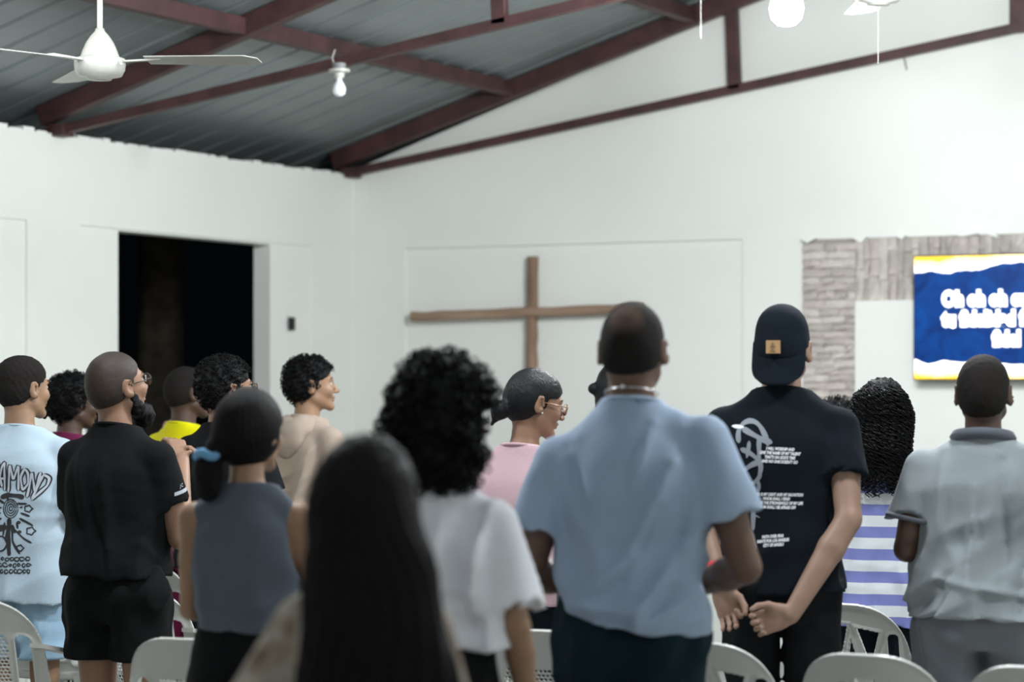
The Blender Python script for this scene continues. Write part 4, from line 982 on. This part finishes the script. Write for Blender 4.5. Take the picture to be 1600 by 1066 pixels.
# 7: grey tank top, low ponytail
P = person(388, 6.3, 1.53, 14, 'person in a slate grey tank top with a low ponytail in a blue scrunchie', 'tan', fem=True, hy=22, wide=.95,
  armL=dict(ARMS['front'], e=(.182, .035, 1.11), w=(.08, .2, 1.08)), armR=dict(ARMS['front'], e=(.21, .0, 1.11)),
  top=dict(m=cloth('slate', (.085, .10, .125)), tank=True, hem=1.06, a=.182, b=.125, amp=.006, seed=111, collar=1.49, waist=.90, name='tank_top'),
  bottom=dict(m=C_BLACK, waist=1.12))
hair(P, M_DARKB, .014, line=.03, groove=(.001, 36, 40), extra=[('e', (0, -.02, .01), (.088, .108, .105)), ('e', (-.035, -.10, -.035), (.04, .04, .035)), ('e', (-.055, -.128, -.105), (.046, .038, .058)), ('e', (-.055, -.128, -.15), (.034, .03, .035))], lo=(-.18, -.24, -.32), hi=(.16, .16, .2))
add_tubes(P, 'scrunchie', [[(-.055+.030*math.cos(t), -.125+.034*math.sin(t), -.052+.006*math.sin(3*t)) for t in np.linspace(0, 6.283, 29)]], .0135, cloth('scrunchie_blue', (.16, .36, .58)), True)

# 6: afro and glasses, black tee
P = person(352, 9.5, 1.64, 38, 'person with short afro and glasses in a black tee, standing before the doorway', 'mid', hy=27, hp=2, armL=ARMS['down'],
  top=dict(m=C_BLACK, hem=.90, a=.20, b=.14, slv=.6, sr=.085, amp=.005, seed=121, name='t_shirt'), bottom=dict(m=C_NAVY))
hair(P, M_HAIR, .008, line=.012, extra=[('e', (0, -.022, .07), (.077, .094, .063)), ('e', (0, -.052, .025), (.077, .068, .065))], nz=.003, nsc=34, curls=1100, csz=.005); glasses(P, M_FRAME)

# 5: yellow tee
P = person(290, 10.9, 1.62, 45, 'person with cropped hair in a bright yellow tee and maroon trousers', 'dark', hy=18,
  top=dict(m=cloth('yellow', (.72, .66, .0)), hem=.99, a=.185, b=.13, amp=.004, seed=131, name='t_shirt'), bottom=dict(m=cloth('maroon', (.16, .012, .06)), hem=.1, amp=.006))
hair(P, M_BUZZ, .004, line=.012)

# 4: beard and glasses, black tee
arR = dict(ARMS['fronthigh'], e=(.215, .06, 1.10), w=(.06, .30, 1.365), ya=(-.55, .35, .75), xa=(-.5, -.5, .3), curl=.75, thumb=.4)
P = person(186, 8.2, 1.655, 36, 'person with full beard and glasses in black tee and shorts, hands folded', 'mid', hy=18, hp=13, wide=1.02, armR=arR, armL=dict(arR, w=(.02, .31, 1.335), e=(.20, .05, 1.10)),
  fine=(((.04, .36, 1.42), .1, .0052),),
  top=dict(m=C_BLACK, hem=.965, a=.20, b=.145, slv=.62, sr=.080, amp=.004, seed=141, lines=[(150, 700, 170, 840, .02, .010), (200, 720, 215, 850, .02, .010)], collar=1.505, waist=.93, name='t_shirt'), bottom=dict(m=cloth('black_shorts', (.0055, .006, .0065)), hem=.67, waist=1.06, r=.1, rh=.105, bulk=1.1, name='shorts', amp=.004))
hair(P, M_THIN, .0035, line=.008, nz=.0003); glasses(P, M_FRAME)
s, fr = P['s'], P['fr']
g = G(axis(-.09, .09, .0055), axis(-.05, .16, .0055), axis(-.2, .02, .0055))
for sg in (-1, 1): g.cone((sg*.062, .005, -.018), (sg*.05, .03, -.075), .014, .022, .01); g.cone((sg*.05, .03, -.075), (0, .085, -.105), .024, .030, .02)
g.ell((0, .082, -.118), (.035, .034, .042), .02); g.ell((0, .097, -.04), (.026, .010, .006), .01); X, Y, Z = g.xyz(); g.D += .0025*noise3(X, Y, Z, 40, 9); V, Q = g.mesh()
mesh_obj('beard', (V@fr[0].T*fr[2]+fr[1])*s, Q, M_HAIR, P['root'])
sh = np.array(P['S']['R']); bv = bvh_of(P['shirt'])
V = []; Fc = []; vt, ft = text_mesh('J C', .02, .0004, .2, 'CENTER')
for k2, (vv, ff, zoff) in enumerate(((np.array([(x, y, 0) for x in np.linspace(-.04, .04, 9) for y in (-.006, .006)]), [(2*i, 2*i+2, 2*i+3, 2*i+1) for i in range(8)], 1.265), (vt*.8, ft, 1.28))):
    b0 = len(V)
    for x, y, z in vv:
        u = x; v = y+.22*x+zoff*s
        h_ = bv.ray_cast(Vector((.8, -.02*s-.01+u*.8-.03, v)), Vector((-1, .12, 0))); p = h_[0] if h_[0] else Vector((.27, u, v)); V.append((p.x+.002, p.y-.001, p.z))
    Fc += [tuple(b0+i for i in f_) for f_ in ff]
mesh_obj('sleeve_print', V, Fc, mat('print_silver', (.35, .37, .4), .5), P['shirt'], smooth=False)

# 3: hidden child with raised hand
P = person(168, 11.3, 1.47, 40, 'person with dark hair mostly hidden behind the bearded person, one hand raised', 'tan', hy=10,
  armR=dict(ARMS['fronthigh'], e=(.24, .10, 1.12), w=(.17, .30, 1.50), ya=(0, .1, 1), xa=(-1, -.2, 0), curl=.4), top=dict(m=C_NAVY, name='t_shirt', seed=151), bottom=dict(m=C_NAVY))
hair(P, M_HAIR, .012, line=.014, nz=.003, nsc=34, curls=300)

# 2: maroon tee, afro
P = person(112, 10.5, 1.575, 48, 'young person with a small afro in a maroon tee by the left wall', 'dark', hy=20, hp=-2,
  top=dict(m=cloth('maroon_tee', (.13, .010, .05)), hem=.9, a=.19, b=.13, amp=.005, seed=161, name='t_shirt'), bottom=dict(m=C_NAVY))
hair(P, M_HAIR, .016, line=.016, extra=[('e', (0, -.016, .066), (.082, .100, .066)), ('e', (0, -.055, .02), (.080, .072, .07))], nz=.003, nsc=34, curls=1100, csz=.0055)

# 1: pale blue tee with the big black print
P = person(33, 9.2, 1.645, 22, 'person in an oversized pale blue tee with a black graffiti print, at the left edge', 'tan', hy=30, hp=0, armR=dict(ARMS['down'], e=(.27, -.03, 1.14), w=(.275, .05, .90)), armL='front',
  top=dict(m=cloth('pale_blue', (.40, .50, .58)), hem=.79, a=.215, b=.16, slv=.95, sr=.092, amp=.008, seed=171, collar=1.49, waist=.98, drop=.03, slvr2=.098, name='t_shirt', flare=.02), bottom=dict(m=cloth('pale_blue_shorts', (.30, .45, .58)), hem=.56, waist=1.0, r=.1, rh=.115, bulk=1.12, name='shorts', amp=.006))
hair(P, M_BUZZ, .006, extra=[('e', (0, -.016, .060), (.076, .093, .066))], nz=.0012, nsc=70, line=.006)
add_tubes(P, 'goatee', [[(-.01, .096, -.092), (0, .10, -.10), (.01, .096, -.092)]], .010, M_HAIR, True)
bv = bvh_of(P['shirt']); M_PK = mat('print_black', (.018, .018, .022), .7); M_PS = mat('print_pale', (.42, .46, .52), .7); za = lambda pts: [(x/3.807, 680+y/3.807) for x, y in pts]
LET = [[(-95,130),(-70,330)], [(-95,130),(-40,160),(-20,240),(-60,310),(-75,325)], [(-5,150),(25,300)],   # D I
       [(0,310),(25,180),(40,150),(40,320)], [(10,250),(45,250)], [(62,330),(70,165),(90,260),(118,170),(118,320)], # A M
       [(150,190),(128,240),(140,320),(170,280),(170,215),(150,190)], [(165,360),(190,210),(205,330),(235,210)], [(190,370),(245,230)], [(245,225),(275,245),(265,290),(190,375)]]
print_strokes(P, bv, [(za(l), .017) for l in LET], M_PK, 'printed_letters', .002, 33, rad(22), .006)
print_strokes(P, bv, [(za(l), .0075) for l in LET], M_PS, 'printed_letter_fill', .0035, 33, rad(22), .006)
sp = []
for a in np.linspace(0, 6.283, 15)[:-1]: sp.append((za([(75+55*math.cos(a), 450+70*math.sin(a)), (75+(105+40*math.sin(5*a))*math.cos(a), 470+(120+30*math.cos(3*a))*math.sin(a))]), .007))
sp += [(za([(75+r_*math.cos(a), 425+r_*1.35*math.sin(a)) for a in np.linspace(0, 6.283, 17)]), .0035) for r_ in (12, 22, 32, 42)]
sp += [(za([(68, 480), (66, 600), (72, 700)]), .016), (za([(72, 520), (150, 600), (195, 625)]), .006), (za([(-20, 545), (20, 540), (55, 530)]), .022), (za([(20, 360), (60, 345), (120, 350), (150, 360)]), .016),
       (za([(20+38*math.cos(a), 630+45*math.sin(a)) for a in np.linspace(0, 6.283, 17)]), .006), (za([(85, 520), (90, 620), (130, 690)]), .008)]
for cx_, cy_, rr in ((185, 555, 32), (170, 425, 28), (130, 655, 26), (125, 560, 12), (120, 505, 12)):
    sp.append((za([(cx_+rr*(1 if i % 2 == 0 else .45)*math.cos(i*math.pi/5), cy_+rr*(1 if i % 2 == 0 else .45)*math.sin(i*math.pi/5)) for i in range(11)]), .0045))
print_strokes(P, bv, sp, M_PK, 'printed_spiky_drawing', .0022, 33, rad(22), .006)
rg = np.random.RandomState(2); sq = []
for row in range(3):                      # rows of tangled outline scrawl under the drawing
    y = 718+row*36; x = -60
    while x < 165+row*8:
        ww_ = rg.uniform(18, 30); n = rg.randint(5, 8); an = np.linspace(0, 6.283, n+1); rr = rg.uniform(.6, 1.2, n+1)
        sq.append((za([(x+ww_/2+ww_*.55*r_*math.cos(a), y+15*r_*math.sin(a)+4*math.sin(a*3+x)) for a, r_ in zip(an, rr)]), .0045)); x += ww_+2
print_strokes(P, bv, sq, M_PK, 'printed_scrawl', .0022, 33, rad(22), .005)

# ------------------------------------------------------------------ chair rows
chair(-40, 8.2, 'mesh', 30, 'white plastic chair with mesh back at the left edge, behind the pale blue tee')
chair(290, 6.95, 'mesh', 26, 'white plastic chair with mesh back in front of the grey tank top')
chair(214, 9.95, 'mesh', 33, 'white plastic chair beyond the bearded person, farther of the two')
chair(205, 8.75, 'mesh', 33, 'white plastic chair beyond the bearded person, nearer of the two')
chair(40, 9.5, 'fan', 38, 'white plastic chair beside the hanging arm of the pale blue tee')
chair(1352, 6.54, 'fan', 20, 'white plastic chair with fan-ribbed back at lower right, fully in view')
chair(1312, 8.05, 'fan', 20, 'white plastic chair just behind, right of the cap wearer\'s trousers')
chair(1618, 6.25, 'fan', 15, 'white plastic chair with ribbed back cut by the right edge')
chair(1092, 6.85, 'fan', 22, 'white plastic chair right of the dark teal trousers')
chair(832, 7.2, 'mesh', 24, 'white plastic chair with mesh back left of the dark teal trousers')
chair(826, 8.4, 'fan', 24, 'white plastic chair with ribbed back seen beyond the mesh one, centre')
chair(34, 5.85, 'mesh', 30, 'white plastic chair top peeping in at the bottom left edge')
# grey bag hung over a chair
p = at(912, 600, 7.7)
g = G(axis(-.11, .11, .006), axis(-.05, .05, .006), axis(.6, .95, .006)); X, Y, Z = g.xyz()
g.D[:] = box2(X, Z, 0, .79, .085, .13, .03)+0*Y; g.D[:] = np.maximum(g.D, np.abs(Y)-.02-.004*noise3(X, Y, Z, 8, 3)); V, Q = g.mesh()
bo = mesh_obj('bag', V, Q, cloth('grey_bag', (.10, .10, .115))); bo.location = (p.x, p.y, 0); bo.rotation_euler = (0, 0, TH); tag(bo, 'flat grey cloth bag left of the dark teal trousers', 'bag')
hp_ = MB(); hp_.tube([(-.05, 0, .91), (-.04, 0, .98), (0, 0, 1.0), (.04, 0, .98), (.05, 0, .91)], .006, 6); hp_.build('handle', MATS['cloth_grey_bag'], bo, smooth=True)
